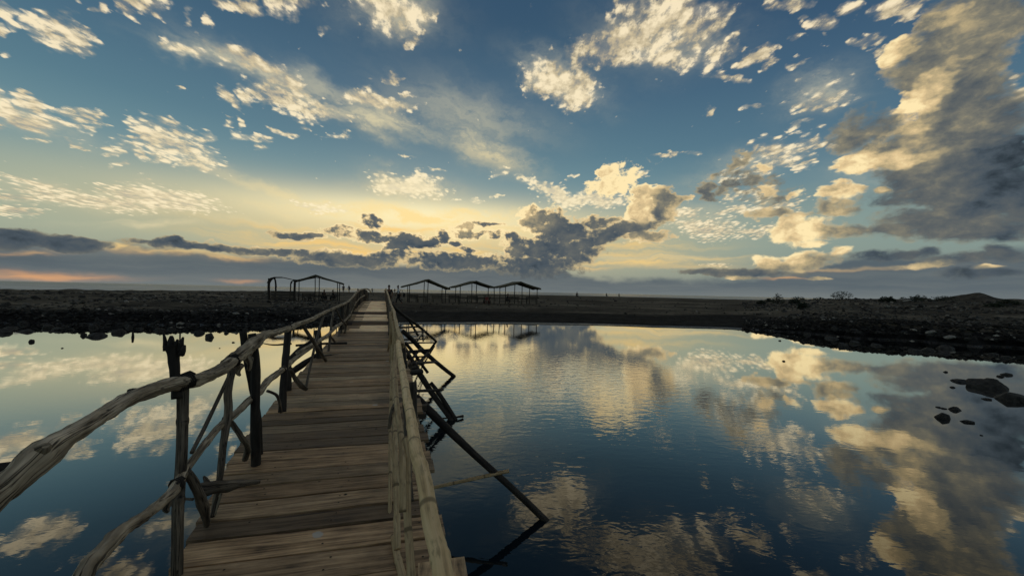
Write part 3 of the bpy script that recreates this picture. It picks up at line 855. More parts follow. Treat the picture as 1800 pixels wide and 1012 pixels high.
pole('knot_stub', 'driftwood', [(430, 622, 2.45), (440, 636, 2.44), (437, 650, 2.45)], [.028, .022, .010], knob=.45, kf=22, seg=8)
pole('knot_stub', 'driftwood', [(66, 800, 1.0), (76, 788, .99), (80, 783, .985)], [.022, .015, .007], knob=.3, kf=20, seg=8)
# left lower rail
pole('lower_rail', 'driftwood', [(120, 1075, .93), (148, 1008, 1.0), (166, 985, 1.05), (210, 936, 1.17), (256, 905, 1.38), (296, 872, 1.6), (311, 851, 1.68), (327, 823, 1.78), (358, 783, 1.98), (385, 750, 2.2), (400, 736, 2.32)],
     [.022, .022, .024, .021, .019, .021, .022, .018, .018, .018, .017], seg=16, knob=.28, kf=16, sub=8, label='grey driftwood lower rail with a torn butt end')
pole('lower_rail', 'driftwood', [(384, 752, 2.2), (410, 731, 2.36), (437, 705, 2.62), (458, 686, 2.86), (472, 668, 3.05), (496, 650, 3.42), (520, 629, 3.98), (548, 610, 4.95), (560, 602, 5.4)],
     [.018, .022, .024, .028, .026, .025, .022, .02, .018], seg=12, knob=.25, kf=10, sub=6)
pole('lower_rail', 'driftwood', [(523, 620, 4.1), (548, 606, 4.95), (570, 593, 6.0), (579, 586, 6.6), (591, 574, 7.5), (602, 567, 8.7), (615, 553, 10.8), (622, 537, 12.4), (632, 524, 15.2), (641, 519, 18)],
     [.022, .024, .028, .028, .032, .032, .03, .03, .03, .03], seg=9, knob=.2, kf=7, sub=4)
pole('splinter', 'stick', [(296, 872, 1.6), (290, 892, 1.6), (296, 900, 1.6)], [.012, .014, .004], knob=.4, kf=25, seg=7)
# near-left pole end seen under the big log
pole('tie_pole', 'pile', [(-120, 832, 1.15), (0, 822, 1.22), (38, 815, 1.27)], [.016, .017, .016], seg=9, knob=.1)

# near post with a rotten, finger-like top
pole('post', 'pile', [(311, 700, 1.74), (307, 655, 1.745), (304, 620, 1.75), (302, 606, 1.75)], [.021, .019, .024, .034], seg=12, knob=.2, kf=16, sub=6, label='dark post with rotten finger-like top')
for a_, b_, r_ in (((292, 612), (288, 588), .009), ((300, 612), (301, 590), .014), ((309, 612), (312, 596), .010), ((316, 614), (322, 592), .010), ((318, 620), (325, 606), .011), ((293, 606), (286, 582), .006)):
    pole('rotten_tine', 'pile', [(a_[0], a_[1] + 4, 1.75), ((a_[0] + b_[0]) / 2, (a_[1] + b_[1]) / 2, 1.745), (*b_, 1.75)], [r_ * 1.3, r_, r_ * .4], seg=7, knob=.3, kf=30, sub=3)
pole('post', 'stick', [(322, 672, 1.78), (321, 740, 1.76), (319, 808, 1.74), (314, 872, 1.73), (312, 940, 1.72), (311, 1012, 1.71), (309, 1120, 1.70), (306, 1500, 1.68)],
     [.0235, .0225, .022, .0225, .022, .0225, .0225, .023], seg=14, knob=.06, kf=8, sub=6, rings=0.36, label='weathered round post standing in the water')
# balusters and struts of the near left bays
pole('baluster', 'stick', [L(410, 640), L(401, 690), L(401, 726), L(393, 777), L(387, 839), (379, 879, 2.15), (373, 908, 2.1)], [.022, .021, .023, .019, .017, .014, .012], seg=10, knob=.16, kf=12, sub=5)
pole('baluster', 'stick', [L(401, 664), (366, 738, 2.12), (337, 795, 1.86)], [.010, .011, .009], seg=8, knob=.12, kf=12)
pole('baluster', 'pile', [L(507, 577), (505, 600, 3.65), (500, 650, 3.5), (497, 700, 3.45), (496, 724, 3.42)], [.034, .032, .030, .032, .034], seg=11, knob=.12, kf=9, sub=5)
pole('diagonal_strut', 'stick', [(327, 826, 1.76), (345, 858, 1.82), (358, 890, 1.94), (364, 922, 2.03)], [.018, .021, .024, .014], seg=10, knob=.25, kf=16, sub=5)
pole('diagonal_strut', 'stick', [(404, 738, 2.34), (420, 762, 2.38), (435, 785, 2.5), (431, 806, 2.62)], [.014, .017, .018, .02], seg=9, knob=.3, kf=16, sub=5)
pole('diagonal_strut', 'stick', [(470, 687, 3.0), (485, 693, 3.1), (491, 705, 3.2), (494, 724, 3.35)], [.012, .012, .011, .012], seg=8, knob=.2, kf=16, sub=4)
pole('diagonal_strut', 'stick', [(510, 648, 3.6), (517, 662, 3.7), (526, 675, 3.8), (538, 683, 4.0)], [.022, .022, .026, .02], seg=8, knob=.3, kf=12, sub=4)
pole('diagonal_strut', 'stick', [(529, 567, 4.3), (552, 602, 4.7), (573, 634, 5.6)], [.020, .021, .022], seg=9, knob=.15, kf=8)
pole('baluster', 'stick', [(568, 558, 5.9), (555, 603, 5.2), (545, 645, 4.8), (538, 681, 4.3)], [.018, .019, .016, .014], seg=9, knob=.12, kf=8)
pole('baluster', 'stick', [(587, 541, 7.2), (582, 575, 6.9), (578, 612, 6.6), (574, 632, 6.3)], [.024, .022, .02, .02], seg=8, knob=.12, kf=6)
pole('diagonal_strut', 'stick', [(590, 541, 7.3), (600, 562, 7.8), (608, 570, 8.6), (606, 585, 8.6)], [.018, .02, .02, .02], seg=8, knob=.12, kf=6)
pole('diagonal_strut', 'stick', [(578, 588, 6.7), (588, 600, 7.2), (594, 612, 7.6)], [.018, .02, .02], seg=8, knob=.12, kf=6)
pole('baluster', 'stick', [(608, 534, 9.4), (605, 552, 9.2), (601, 575, 8.8), (592, 598, 7.9)], [.032, .03, .024, .02], seg=8, knob=.12, kf=6)
# piles of the near bays, outside the deck, standing in the water
pole('pile', 'pile', [(427, 581, 2.75), (432, 620, 2.75), (441, 672, 2.78), (452, 725, 2.8), (455, 800, 2.82), (455, 1110, 2.82)], [.024, .024, .021, .022, .026, .03], seg=11, knob=.12, kf=8, sub=5)
pole('pile', 'pile', [(443, 586, 2.66), (449, 640, 2.66), (449, 700, 2.66), (449, 770, 2.66), (450, 830, 2.66), (450, 1130, 2.66)], [.025, .03, .029, .03, .03, .032], seg=11, knob=.12, kf=8, sub=5)
pole('pile', 'pile', [(558, 580, 6.0), (560, 610, 6.0), (562, 645, 6.0), (562, 790, 6.0)], [.05, .055, .05, .05], seg=9, knob=.12, kf=6)
pole('pile', 'pile', [(505, 640, 4.3), (505, 700, 4.3), (505, 900, 4.3)], .045, seg=9, knob=.12, kf=6)
# left braces going down into the pond
pole('outrigger_brace', 'pile', [(560, 594, 6.3), (530, 612, 5.9), (500, 640, 5.6)], [.035, .04, .03], seg=9, knob=.15, kf=6)
pole('outrigger_brace', 'pile', [(560, 622, 6.3), (530, 642, 5.9), (511, 655, 5.6)], [.04, .05, .05], seg=9, knob=.15, kf=6)
pole('tie_pole', 'pile', [(520, 607, 6.9), (560, 604, 7.0), (610, 603, 7.1)], .022, seg=8, knob=.1)
pole('tie_pole', 'pile', [(512, 604, 6.4), (480, 606, 6.4), (462, 603, 6.4)], [.018, .014, .006], seg=8, knob=.3, kf=9)
pole('tie_pole', 'pile', [(548, 628, 6.0), (580, 625, 6.2), (612, 624, 6.4)], .022, seg=8, knob=.1)
# crosspole lying on the deck, its butt sticking out over the water
pole('crossbeam', 'stick', [(322, 876, 2.05), (340, 877, 2.06)], [.006, .008], seg=7)
pole('crossbeam', 'stick', [(346, 862, 2.0), (360, 860, 2.02), (378, 857, 2.06), (400, 853, 2.12), (428, 849, 2.2), (456, 846, 2.28)], [.030, .040, .036, .030, .022, .010], seg=11, knob=.3, kf=14, sub=6, label='knotted brown branch lying across the deck edge')
pole('splinter', 'stick', [(366, 850, 2.14), (361, 842, 2.14), (358, 836, 2.14)], [.014, .012, .004], seg=7, knob=.3, kf=22)
pole('splinter', 'driftwood', [(386, 873, 2.15), (389, 867, 2.16), (378, 905, 2.1)], [.008, .007, .005], seg=7, knob=.2, kf=20)

# far bays of the left railing, generated at true spacing
rail_below = [(5, .42), (9.8, .38), (11.5, .3), (13.4, .15), (16.5, .05), (19.5, .06), (22.5, .12), (26, .5)]
rr = random.Random(11)
def bay(x0, d0, d1, mat='stick', top=rail_below, r0=.02):
    def T(dd): return Vector((x0 + SLOPE * dd, dd, EYE - interp(dd, top)))
    def B(dd, dz=0.0): return px_at(x0 + rr.uniform(-.03, .03), dd, dz)
    MB().tube([T(d0), (T(d0) + B(d0)) / 2 + Vector((rr.uniform(-.03, .03), 0, 0)), B(d0, -.1)], [r0 * rr.uniform(.9, 1.4)] * 3, seg=7, knob=.15, kf=5).build('baluster', M[mat], bridge)
    MB().tube([T(d0 + .05), (T(d0) + B(d1)) / 2 + Vector((0, 0, rr.uniform(-.04, .04))), B(d1)], [r0] * 3, seg=7, knob=.15, kf=5).build('diagonal_strut', M[mat], bridge)
    MB().tube([T(d1 - .05), (T(d1) + B(d0)) / 2 + Vector((0, 0, rr.uniform(-.04, .04))), B(d0 + .1)], [r0 * .9] * 3, seg=7, knob=.15, kf=5).build('diagonal_strut', M[mat], bridge)
dd = 8.6
while dd < 25:
    st = rr.uniform(.5, .75)
    bay(-.95, dd, dd + st, mat=rr.choice(('stick', 'pile')), r0=.026)
    dd += st
# lashings where poles cross
def lash(px, py, d, r, turns=4, w=.045, mat='pile'):
    c = at(px, py, d)
    p2 = at(px + 20, py - 8, d * 1.03)
    ax = (p2 - c).normalized(); a = ax.orthogonal().normalized(); b = ax.cross(a)
    pts = []
    for k in range(turns * 8 + 1):
        t = k / 8 * 2 * math.pi
        pts.append(c + ax * (w * (k / (turns * 8) - .5)) + (a * math.cos(t) + b * math.sin(t)) * r)
    MB().tube(pts, .0045, seg=6, sub=1, knob=.2, kf=40).build('lashing', M[mat], bridge)
lash(322, 671, 1.77, .039, 7, .075); lash(410, 634, 2.28, .038, 4, .04); lash(508, 577, 3.6, .03, 3, .04)
lash(311, 851, 1.68, .027, 4, .035); lash(398, 738, 2.3, .024, 3, .03); lash(497, 650, 3.42, .03, 3, .04)
# the right railing, far bays
rail_right = [(3, .45), (4.4, .42), (7, .41), (10.3, .38), (13, .25), (16.5, .08), (20, .1), (24, .5)]
dd = 3.9
while dd < 20.5:
    st = rr.uniform(.8, 1.0)
    bay(.15 if dd < 6 else .2, dd, dd + st, mat='slat' if dd < 7 else 'stick', top=rail_right, r0=.017 if dd < 7 else .022)
    dd += st

# right handrail: bamboo
pole('handrail', 'bamboo', [(790, 1090, .62), (779, 1012, .72), (772, 972, .775), (757, 915, .86), (747, 850, .96), (738, 815, 1.05), (730.6, 789, 1.13), (722, 732, 1.42), (716, 704, 1.62), (711, 672, 1.86), (706.5, 645, 2.15), (702, 620, 2.5), (700, 601, 3.0)],
     [.0205, .020, .020, .020, .0198, .0196, .0194, .0192, .019, .0188, .0186, .0184, .018], seg=20, sub=5, rings=.30, label='pale bamboo handrail nearest the camera')
pole('handrail', 'slat', [(707, 608, 2.9), (706, 598, 3.15), (703, 590, 3.4), (700.5, 584, 3.7), (697, 570, 4.4), (694.5, 558, 5.4), (692, 546, 7.0), (688.5, 539, 8.6), (686, 532, 10.3), (682, 518, 14), (679, 509, 17), (678, 507.5, 20), (676, 512, 23)],
     [.02, .022, .023, .021, .021, .022, .026, .028, .03, .032, .032, .03, .03], seg=12, sub=4, knob=.12, kf=5)
# right side: slats and laths of the near bays
def XR(px, x0=.12): return x0 / ((px - 900) / F_PX - SLOPE)
pole('lath', 'slat', [(690, 610, 4.6), (688, 650, 3.6), (687, 700, 3.05), (686, 750, 2.75), (686, 850, 2.35), (685, 905, 2.2), (684.5, 952, 2.12)], [.023] * 7, seg=8, sub=5, flat=.5, rings=.34)
pole('lath', 'slat', [(693, 650, 3.2), (694, 700, 2.6), (695, 760, 2.25), (694, 800, 2.1), (697, 865, 1.95), (698, 936, 1.8), (699, 965, 1.75)], [.0165] * 7, seg=10, sub=5, rings=.34)
pole('lath', 'slat', [(693, 640, 2.6), (698, 716, 1.85), (703, 750, 1.7), (707, 793, 1.55), (708, 850, 1.45), (708, 900, 1.4)], [.0135] * 6, seg=10, sub=5, rings=.34)
pole('lath', 'slat', [(690.5, 941, 1.98), (694, 955, 1.93), (698, 975, 1.87), (707, 1010, 1.75), (720, 1060, 1.6)], [.013, .016, .018, .019, .019], seg=10, sub=5, rings=.34)
pole('lath', 'slat', [(713, 770, 1.6), (716, 793, 1.56), (716, 850, 1.5), (716, 900, 1.44), (719, 950, 1.38), (723, 1008, 1.3), (727, 1060, 1.24)], [.0185] * 7, seg=10, sub=5, flat=.8, rings=.34)
pole('baluster', 'stick', [(711, 700, 2.05), (716, 760, 1.85), (718, 830, 1.72), (722, 880, 1.62)], [.014, .015, .014, .013], seg=8, sub=4, knob=.15)
pole('baluster', 'slat', [(697, 590, 4.2), (694, 640, 3.3), (690, 680, 3.05), (688, 715, 2.95)], [.017, .017, .016, .016], seg=9, sub=4, knob=.12)
pole('diagonal_strut', 'stick', [(704, 700, 2.5), (699, 706, 2.46), (692, 716, 2.42), (687, 733, 2.4), (684, 752, 2.42)], [.013, .015, .014, .013, .010], seg=9, sub=5, knob=.25, kf=14, label='curved dark branch hooked over the right rail')
# posts, piles and beam ends outside the right edge
pole('post', 'furniture', [(726, 671, 3.62), (727, 700, 3.6), (727, 735, 3.6), (727, 760, 3.62), (726, 960, 3.62)], [.036, .035, .034, .033, .033], seg=6, sub=3, knob=.04, label='brown squared post stub beside the deck')
pole('pile', 'pile', [(705, 598, 5.6), (708, 628, 5.55), (711, 660, 5.5), (711, 800, 5.5)], [.05, .048, .045, .045], seg=10, sub=4, knob=.1, kf=6)
for i, (x0, dd) in enumerate([(.36, 8.0), (.36, 10.5), (.36, 13.2), (.36, 16), (.36, 19), (-.9, 8.4), (-.9, 10.8), (-.9, 13.4), (-.9, 16.2), (-.9, 19), (.3, 1.2), (.36, 23), (-.9, 23)]):
    t_ = px_at(x0, dd, -.03 if i != 10 else -.05)
    MB().tube([t_, Vector((t_.x + rr.uniform(-.04, .04), t_.y, .6)), Vector((t_.x + rr.uniform(-.06, .06), t_.y, -1.2))], [.05, .055, .055], seg=9, knob=.1, kf=5).build('pile', M['pile'], bridge)
# crossbeams under the deck and stringers
for dd in (1.15, 3.5, 3.72, 5.6, 8.2, 10.6, 13.3, 16.1, 19.0, 22.8):
    a_ = px_at(-1.02, dd - .06, -.085); b_ = px_at(.47 + rr.uniform(0, .05), dd + .26, -.085)
    ax = b_ - a_
    n_ = Vector((-ax.y, ax.x, 0)).normalized() * .07
    MB().box(a_, ax, n_, Vector((0, 0, .055))).build('crossbeam', M['furniture'], bridge)
for x0 in (-.72, -.25, .2):
    pts = [px_at(x0, q, -.125) for q in (.3, 2, 4, 6, 8, 10, 12, 14, 16.5, 19, 22, 26, 30)]
    MB().tube(pts, .042, seg=8, knob=.1, kf=4, sub=2).build('stringer', M['pile'], bridge)
# a sawn plank end that juts out at the very bottom
a_ = px_at(.19, 1.66, .004)
MB().box(a_ + Vector((0, 0, -.001)), Vector((.215, .05, 0)), Vector((-.03, .12, 0)), Vector((0, 0, .03)), (1.5, 1.5, 1.45)).build('plank_end', M['deck'], bridge)

# outrigger braces on the right, feet in the pond
pole('outrigger_brace', 'pile', [(731, 697, 4.25), (760, 727, 4.2), (790, 757, 4.17), (850, 813, 4.13), (905, 862, 4.12), (957, 912, 4.10), (975, 930, 4.08)], [.042, .048, .044, .038, .036, .036, .034], seg=12, sub=4, knob=.08, kf=6, label='long dark outrigger brace reaching furthest into the pond')
pole('outrigger_brace', 'pile', [(704, 603, 7.6), (717, 624, 7.5), (745, 668, 7.35), (759, 690, 7.3), (790, 733, 7.2), (797, 743, 7.15)], [.055, .055, .058, .055, .05, .05], seg=10, sub=4, knob=.1, kf=5)
pole('outrigger_brace', 'pile', [(757, 672, 7.3), (772, 692, 7.3), (799, 734, 7.22), (801, 741, 7.2)], [.035, .045, .045, .05], seg=10, sub=4, knob=.12, kf=5)
pole('outrigger_brace', 'pile', [(708, 582, 9.6), (726, 598, 9.9), (743, 616, 10.2), (770, 639, 10.5), (799, 662, 10.8)], [.06, .06, .065, .06, .055], seg=10, sub=4, knob=.12, kf=5)
pole('outrigger_brace', 'pile', [(690, 538, 13.2), (712, 556, 14.5), (732, 570, 16), (767, 600, 18.0)], [.06, .06, .06, .055], seg=9, sub=3, knob=.12, kf=4)
pole('outrigger_brace', 'pile', [(686, 532, 15.2), (704, 549, 15.5), (718, 562, 16), (735, 590, 16.2)], [.055, .055, .05, .05], seg=9, sub=3, knob=.12, kf=4)
pole('outrigger_brace', 'pile', [(712, 602, 8.8), (728, 621, 8.9), (741, 640, 8.95), (752, 655, 9.0)], [.04, .04, .036, .036], seg=9, sub=3, knob=.12, kf=4)
# ties between piles and braces
pole('tie_pole', 'slat', [(742, 861, 4.0), (800, 848, 4.05), (895, 827, 4.12)], [.016, .018, .021], seg=10, rings=.34)
pole('tie_pole', 'pile', [(722, 687, 4.9), (760, 686, 5.4), (778, 684.5, 5.7)], [.02, .021, .021], seg=8, knob=.1)
pole('tie_pole', 'pile', [(776, 735, 7.1), (800, 733, 7.2), (814, 731, 7.3)], [.014, .016, .03], seg=8, knob=.1)
for q in (((712, 619, 8.2), (758, 615, 8.6), .035), ((716, 628, 8.0), (753, 626, 8.3), .018), ((722, 638, 7.2), (769, 636, 9.5), .03), ((712, 656, 5.6), (741, 653, 5.9), .045), ((706, 597, 9.2), (746, 596, 12), .025),
          ((700, 586, 9.6), (743, 582, 14), .025), ((712, 648, 6.2), (730, 645, 6.6), .02), ((704, 603, 9.3), (764, 602, 17), .03), ((700, 576, 12), (736, 574, 17), .04)):
    pole('tie_pole', 'pile', [q[0], tuple((a + b) / 2 for a, b in zip(q[0], q[1])), q[1]], q[2], seg=7, knob=.1)
for q in (((742, 582, 14), (744, 600, 14), .03), ((733, 600, 11), (746, 582, 14), .025), ((716, 640, 8), (740, 612, 9.5), .03), ((728, 645, 8), (757, 615, 9.6), .03)):
    pole('diagonal_strut', 'pile', [q[0], tuple((a + b) / 2 for a, b in zip(q[0], q[1])), q[1]], q[2], seg=7, knob=.1)

# ------------------------------------------------------------------ beach shelters
def gz(p): return ground_z(p.x, p.y)
DV = Vector((-.41, .912, 0))          # the huts' ridge line, pointing back and a little left
WV = Vector((1, 0.10, 0)).normalized()
def gable_hut(label, ridge_px, ridge_py, left_px, left_py, right_px, right_py, d, post_px, depth=2.0, group='thatched beach shelters'):
    rid, le, ri = at(ridge_px, ridge_py, d), at(left_px, left_py, d), at(right_px, right_py, d)
    c = Vector((rid.x, d, ground_z(rid.x, d)))
    root = tag(empty('beach_shelter', c), label, 'shelter', group)
    def part(name, mb, mat):
        o = mb.build(name, M[mat], root, None)
        o.location = -c
        return o
    back = DV * depth
    rn = random.Random(int(ridge_px))
    # roof: two slopes with real thickness, a rounded ridge, a ragged eave and a slight sag
    for e in (le, ri):
        mb = MB(); nu, nv = 14, 5
        for side in (0, 1):
            for i in range(nu + 1):
                for j in range(nv + 1):
                    u, v = i / nu, j / nv
                    p = rid.lerp(e, u) + back * (v * 1.3 - .15)
                    p.z -= .05 * math.sin(math.pi * u) * (1 + .3 * math.sin(v * 5)) - .03 * noise.noise(p * 1.3)
                    if i == nu: p += (e - rid).normalized() * rn.uniform(-.06, .10); p.z -= rn.uniform(0, .06)
                    if side: p.z -= .17 + .05 * noise.noise(p * 2.0)
                    mb.v.append(p)
        n1 = (nu + 1) * (nv + 1)
        for i in range(nu):
            for j in range(nv):
                a, b_, c_, d_ = i * (nv + 1) + j, (i + 1) * (nv + 1) + j, (i + 1) * (nv + 1) + j + 1, i * (nv + 1) + j + 1
                uv = [(j * .4, i * .2), (j * .4, i * .2 + .2), (j * .4 + .4, i * .2 + .2), (j * .4 + .4, i * .2)]
                mb.face((a, b_, c_, d_), uv); mb.face((n1 + d_, n1 + c_, n1 + b_, n1 + a), uv)
        def rim(seq):
            for a, b_ in zip(seq, seq[1:]):
                mb.face((a, b_, n1 + b_, n1 + a), [(0, 0), (.2, 0), (.2, .08), (0, .08)])
        rim([i * (nv + 1) for i in range(nu + 1)]); rim([i * (nv + 1) + nv for i in range(nu + 1)]); rim([nu * (nv + 1) + j for j in range(nv + 1)]); rim(list(range(nv + 1)))
        part('roof_slope', mb, 'thatch')
    def roof_z(x):
        e = le if x < rid.x else ri
        t = (x - rid.x) / (e.x - rid.x) if abs(e.x - rid.x) > 1e-6 else 0
        return rid.z + (e.z - rid.z) * min(max(t, 0), 1.2) - .16
    front, rear = post_px
    for k, pxs in enumerate((front, rear)):
        tops = []
        for px in pxs:
            dd = d + (0 if k == 0 else depth * .95)
            X = (px - CX) / F_PX * dd
            off = 0 if k == 0 else -back.x * .95
            top = Vector((X, dd, roof_z(X + off) ))
            g_ = ground_z(X, dd)
            tops.append(top)
            lean = rn.uniform(-.05, .05)
            part('pole', MB().tube([top + Vector((0, 0, .04)), Vector((X + lean, dd, (top.z + g_) / 2)), Vector((X + lean * .5, dd, g_ - .2))], [.05, .05, .055], seg=8, knob=.12, kf=3), 'pole')
        tops.sort(key=lambda v: v.x)
        part('rafter', MB().tube(tops, .04, seg=6, sub=1), 'pole')
    part('ridge_pole', MB().tube([rid - back * .12 - Vector((0, 0, .2)), rid + back * 1.1 - Vector((0, 0, .2))], .045, seg=6), 'pole')
    return root
gable_hut('thatched gable shelter right of the curved-post lean-to, two people seated beneath its roof', 555, 482.5, 518, 492.5, 604, 497.5, 43.5, ((519.5, 561, 597), (525.5, 553.5, 593)))
gable_hut('thatched shelter beside the walking man, first to the right of the bridge', 753, 490.5, 709.5, 502.5, 789.5, 506, 46, ((720, 752.5, 783.5), (716.5, 746, 777.5)))
gable_hut('thatched shelter between two others with potted plants under its right eave', 836, 493.3, 798, 503.5, 868.5, 504, 47.5, ((809, 838, 868.6), (801.5, 829.5, 858.5)))
gable_hut('thatched shelter furthest right on the beach, with one person seated at its left', 914, 494.6, 877.5, 503.8, 949, 506.5, 48.5, ((888.6, 917.6, 944.2), (878.5, 905, 931)))

# lean-to with bent posts and a low wall
def lean_to():
    d = 42.5
    c = at(497, 529, d); c.z = ground_z(c.x, c.y)
    root = tag(empty('lean_to', c), 'open lean-to with curved posts and low plank wall, left of the gable shelters', 'shelter')
    def part(name, mb, mat):
        o = mb.build(name, M[mat], root); o.location = -c; return o
    def A(px, py, off=0.0):
        p = at(px, py, d); return p + DV * off
    mb = MB()
    prof = [(469, 497), (471, 493), (475, 488.5), (482, 487), (495, 487), (505, 489), (512, 490.8), (521, 491.5)]
    nv = 3
    for side in (0, 1):
        for px, py in prof:
            for j in range(nv + 1):
                p = A(px, py, j * .7); p.z -= .05 * side + .03 * math.sin(j * 2 + px)
                mb.v.append(p)
    n1 = len(prof) * (nv + 1)
    for i in range(len(prof) - 1):
        for j in range(nv):
            a = i * (nv + 1) + j; b_ = a + nv + 1
            uv = [(0, 0), (.3, 0), (.3, .3), (0, .3)]
            mb.face((a, b_, b_ + 1, a + 1), uv); mb.face((n1 + a + 1, n1 + b_ + 1, n1 + b_, n1 + a), uv)
    for j in (0, nv):
        for i in range(len(prof) - 1):
            a = i * (nv + 1) + j; mb.face((a, a + nv + 1, n1 + a + nv + 1, n1 + a), [(0, 0)] * 4)
    part('roof', mb, 'tarp')
    def post(pix, r, off=0.0):
        part('pole', MB().tube([A(x, y, off) for x, y in pix], r, seg=9, knob=.12, kf=3), 'pole')
    post([(473.5, 489), (472.5, 505), (473, 532)], .13)
    post([(477, 489), (482, 490), (484, 500), (483.5, 515), (481, 532)], .09, .3)
    post([(512, 494), (510.5, 500), (510, 512), (508, 530)], .07, .3)
    post([(518.5, 492), (518, 505), (517.5, 520), (519, 531)], .12)
    post([(516, 493), (513, 494.5), (511.5, 498)], .06, .3)
    a, b_ = A(475, 530), A(517, 530)
    zt = at(490, 510, d).z
    for k in range(3):
        z0 = c.z + .25 + k * (zt - c.z - .25) / 3
        part('wall_plank', MB().box(Vector((a.x, a.y + .12, z0)), Vector((b_.x - a.x, 0, 0)), Vector((0, .04, 0)), Vector((0, 0, (zt - c.z) / 3 - .16))), 'furniture')
    part('sill_beam', MB().tube([Vector((a.x, a.y, c.z + .1)), Vector((b_.x, b_.y, c.z + .1))], .1, seg=8, knob=.1), 'pile')
lean_to()

# ------------------------------------------------------------------ tables and benches
def make_table():
    root = empty('wooden_table', (0, 0, 0))
    mb = MB()
    for k in range(5): mb.box(Vector((-.75, -.42 + k * .17, .70)), Vector((1.5, 0, 0)), Vector((0, .155, 0)), Vector((0, 0, .04)))
    mb.build('table_top', M['furniture'], root)
    MB().box(Vector((-.66, -.36, .62)), Vector((1.32, 0, 0)), Vector((0, .72, 0)), Vector((0, 0, .078))).build('apron', M['furniture'], root)
    for sx in (-.62, .55):
        for sy in (-.34, .27):
            MB().box(Vector((sx, sy, 0)), Vector((.07, 0, 0)), Vector((0, .07, 0)), Vector((0, 0, .62))).build('leg', M['furniture'], root)
    return root
def make_bench():
    root = empty('wooden_bench', (0, 0, 0))
    mb = MB()
    for k in range(3): mb.box(Vector((-.7, -.2 + k * .14, .42)), Vector((1.4, 0, 0)), Vector((0, .125, 0)), Vector((0, 0, .035)))
    mb.build('seat', M['furniture'], root)
    mb = MB()
    for k in range(3): mb.box(Vector((-.7, .24, .55 + k * .15)), Vector((1.4, 0, 0)), Vector((0, .025, 0)), Vector((0, 0, .12)))
    mb.build('backrest', M['furniture'], root)
    for sx in (-.66, .59):
        MB().box(Vector((sx, -.18, 0)), Vector((.07, 0, 0)), Vector((0, .06, 0)), Vector((0, 0, .418))).build('leg', M['furniture'], root)
        MB().box(Vector((sx, .265, 0)), Vector((.07, 0, 0)), Vector((0, .05, 0)), Vector((0, 0, .98))).build('leg', M['furniture'], root)
    return root
protos = {'t': make_table(), 'b': make_bench()}
used = {'t': False, 'b': False}
def put(kind, px, d, rz, label):
    o = copy_tree(protos[kind]) if used[kind] else protos[kind]
    used[kind] = True
    X = (px - CX) / F_PX * d
    o.location = (X, d, ground_z(X, d) - .01)
    o.rotation_euler = (0, 0, R(rz))
    tag(o, label, 'table' if kind == 't' else 'bench', 'tables under the shelters' if kind == 't' else 'benches under the shelters')
put('b', 544, 43.9, 185, 'dark slatted bench at the left end under the gable shelter with two seated people')
put('t', 554, 44.3, 4, 'dark wooden table left of the seated people in the gable shelter')
put('t', 578.5, 44.2, -3, 'dark wooden table between the two seated people')
put('b', 727, 46.8, 180, 'slatted bench at the left under the shelter beside the walking man')
put('t', 741, 47.0, 2, 'wooden table in the middle of the shelter beside the walking man')
put('b', 770, 46.4, 172, 'slatted bench at the right under the shelter beside the walking man')
put('b', 799, 48.0, 178, 'slatted bench at the left under the shelter with potted plants')
put('t', 814, 48.2, 0, 'wooden table left of centre under the shelter with potted plants')
put('b', 831, 48.0, 183, 'slatted bench at the centre of the shelter with potted plants')
put('t', 848, 48.4, 3, 'wooden table beside the potted plants under their shelter')
put('b', 903, 49.2, 180, 'slatted bench next to the seated person under the right-hand shelter')
put('t', 919, 49.0, -2, 'wooden table at the centre of the right-hand shelter')
put('b', 934, 49.0, 176, 'slatted bench at the right end under the right-hand shelter')

def plastic_chair(px, d):
    X = (px - CX) / F_PX * d
    c = Vector((X, d, ground_z(X, d)))
    root = tag(empty('plastic_chair', c, R(20)), 'small red plastic chair under the shelter with potted plants', 'chair')
    MB().box(Vector((-.22, -.22, .42)), Vector((.44, 0, 0)), Vector((0, .44, 0)), Vector((0, 0, .03))).build('seat', M['red_plastic'], root)
    MB().box(Vector((-.22, .19, .47)), Vector((.44, 0, 0)), Vector((0, .03, 0)), Vector((0, .06, .4))).build('backrest', M['red_plastic'], root)
    for sx in (-.2, .2):
        for sy in (-.2, .2):
            MB().tube([Vector((sx, sy, .42)), Vector((sx * 1.15, sy * 1.15, 0))], .022, seg=7).build('leg', M['red_plastic'], root)
plastic_chair(857, 47.6)

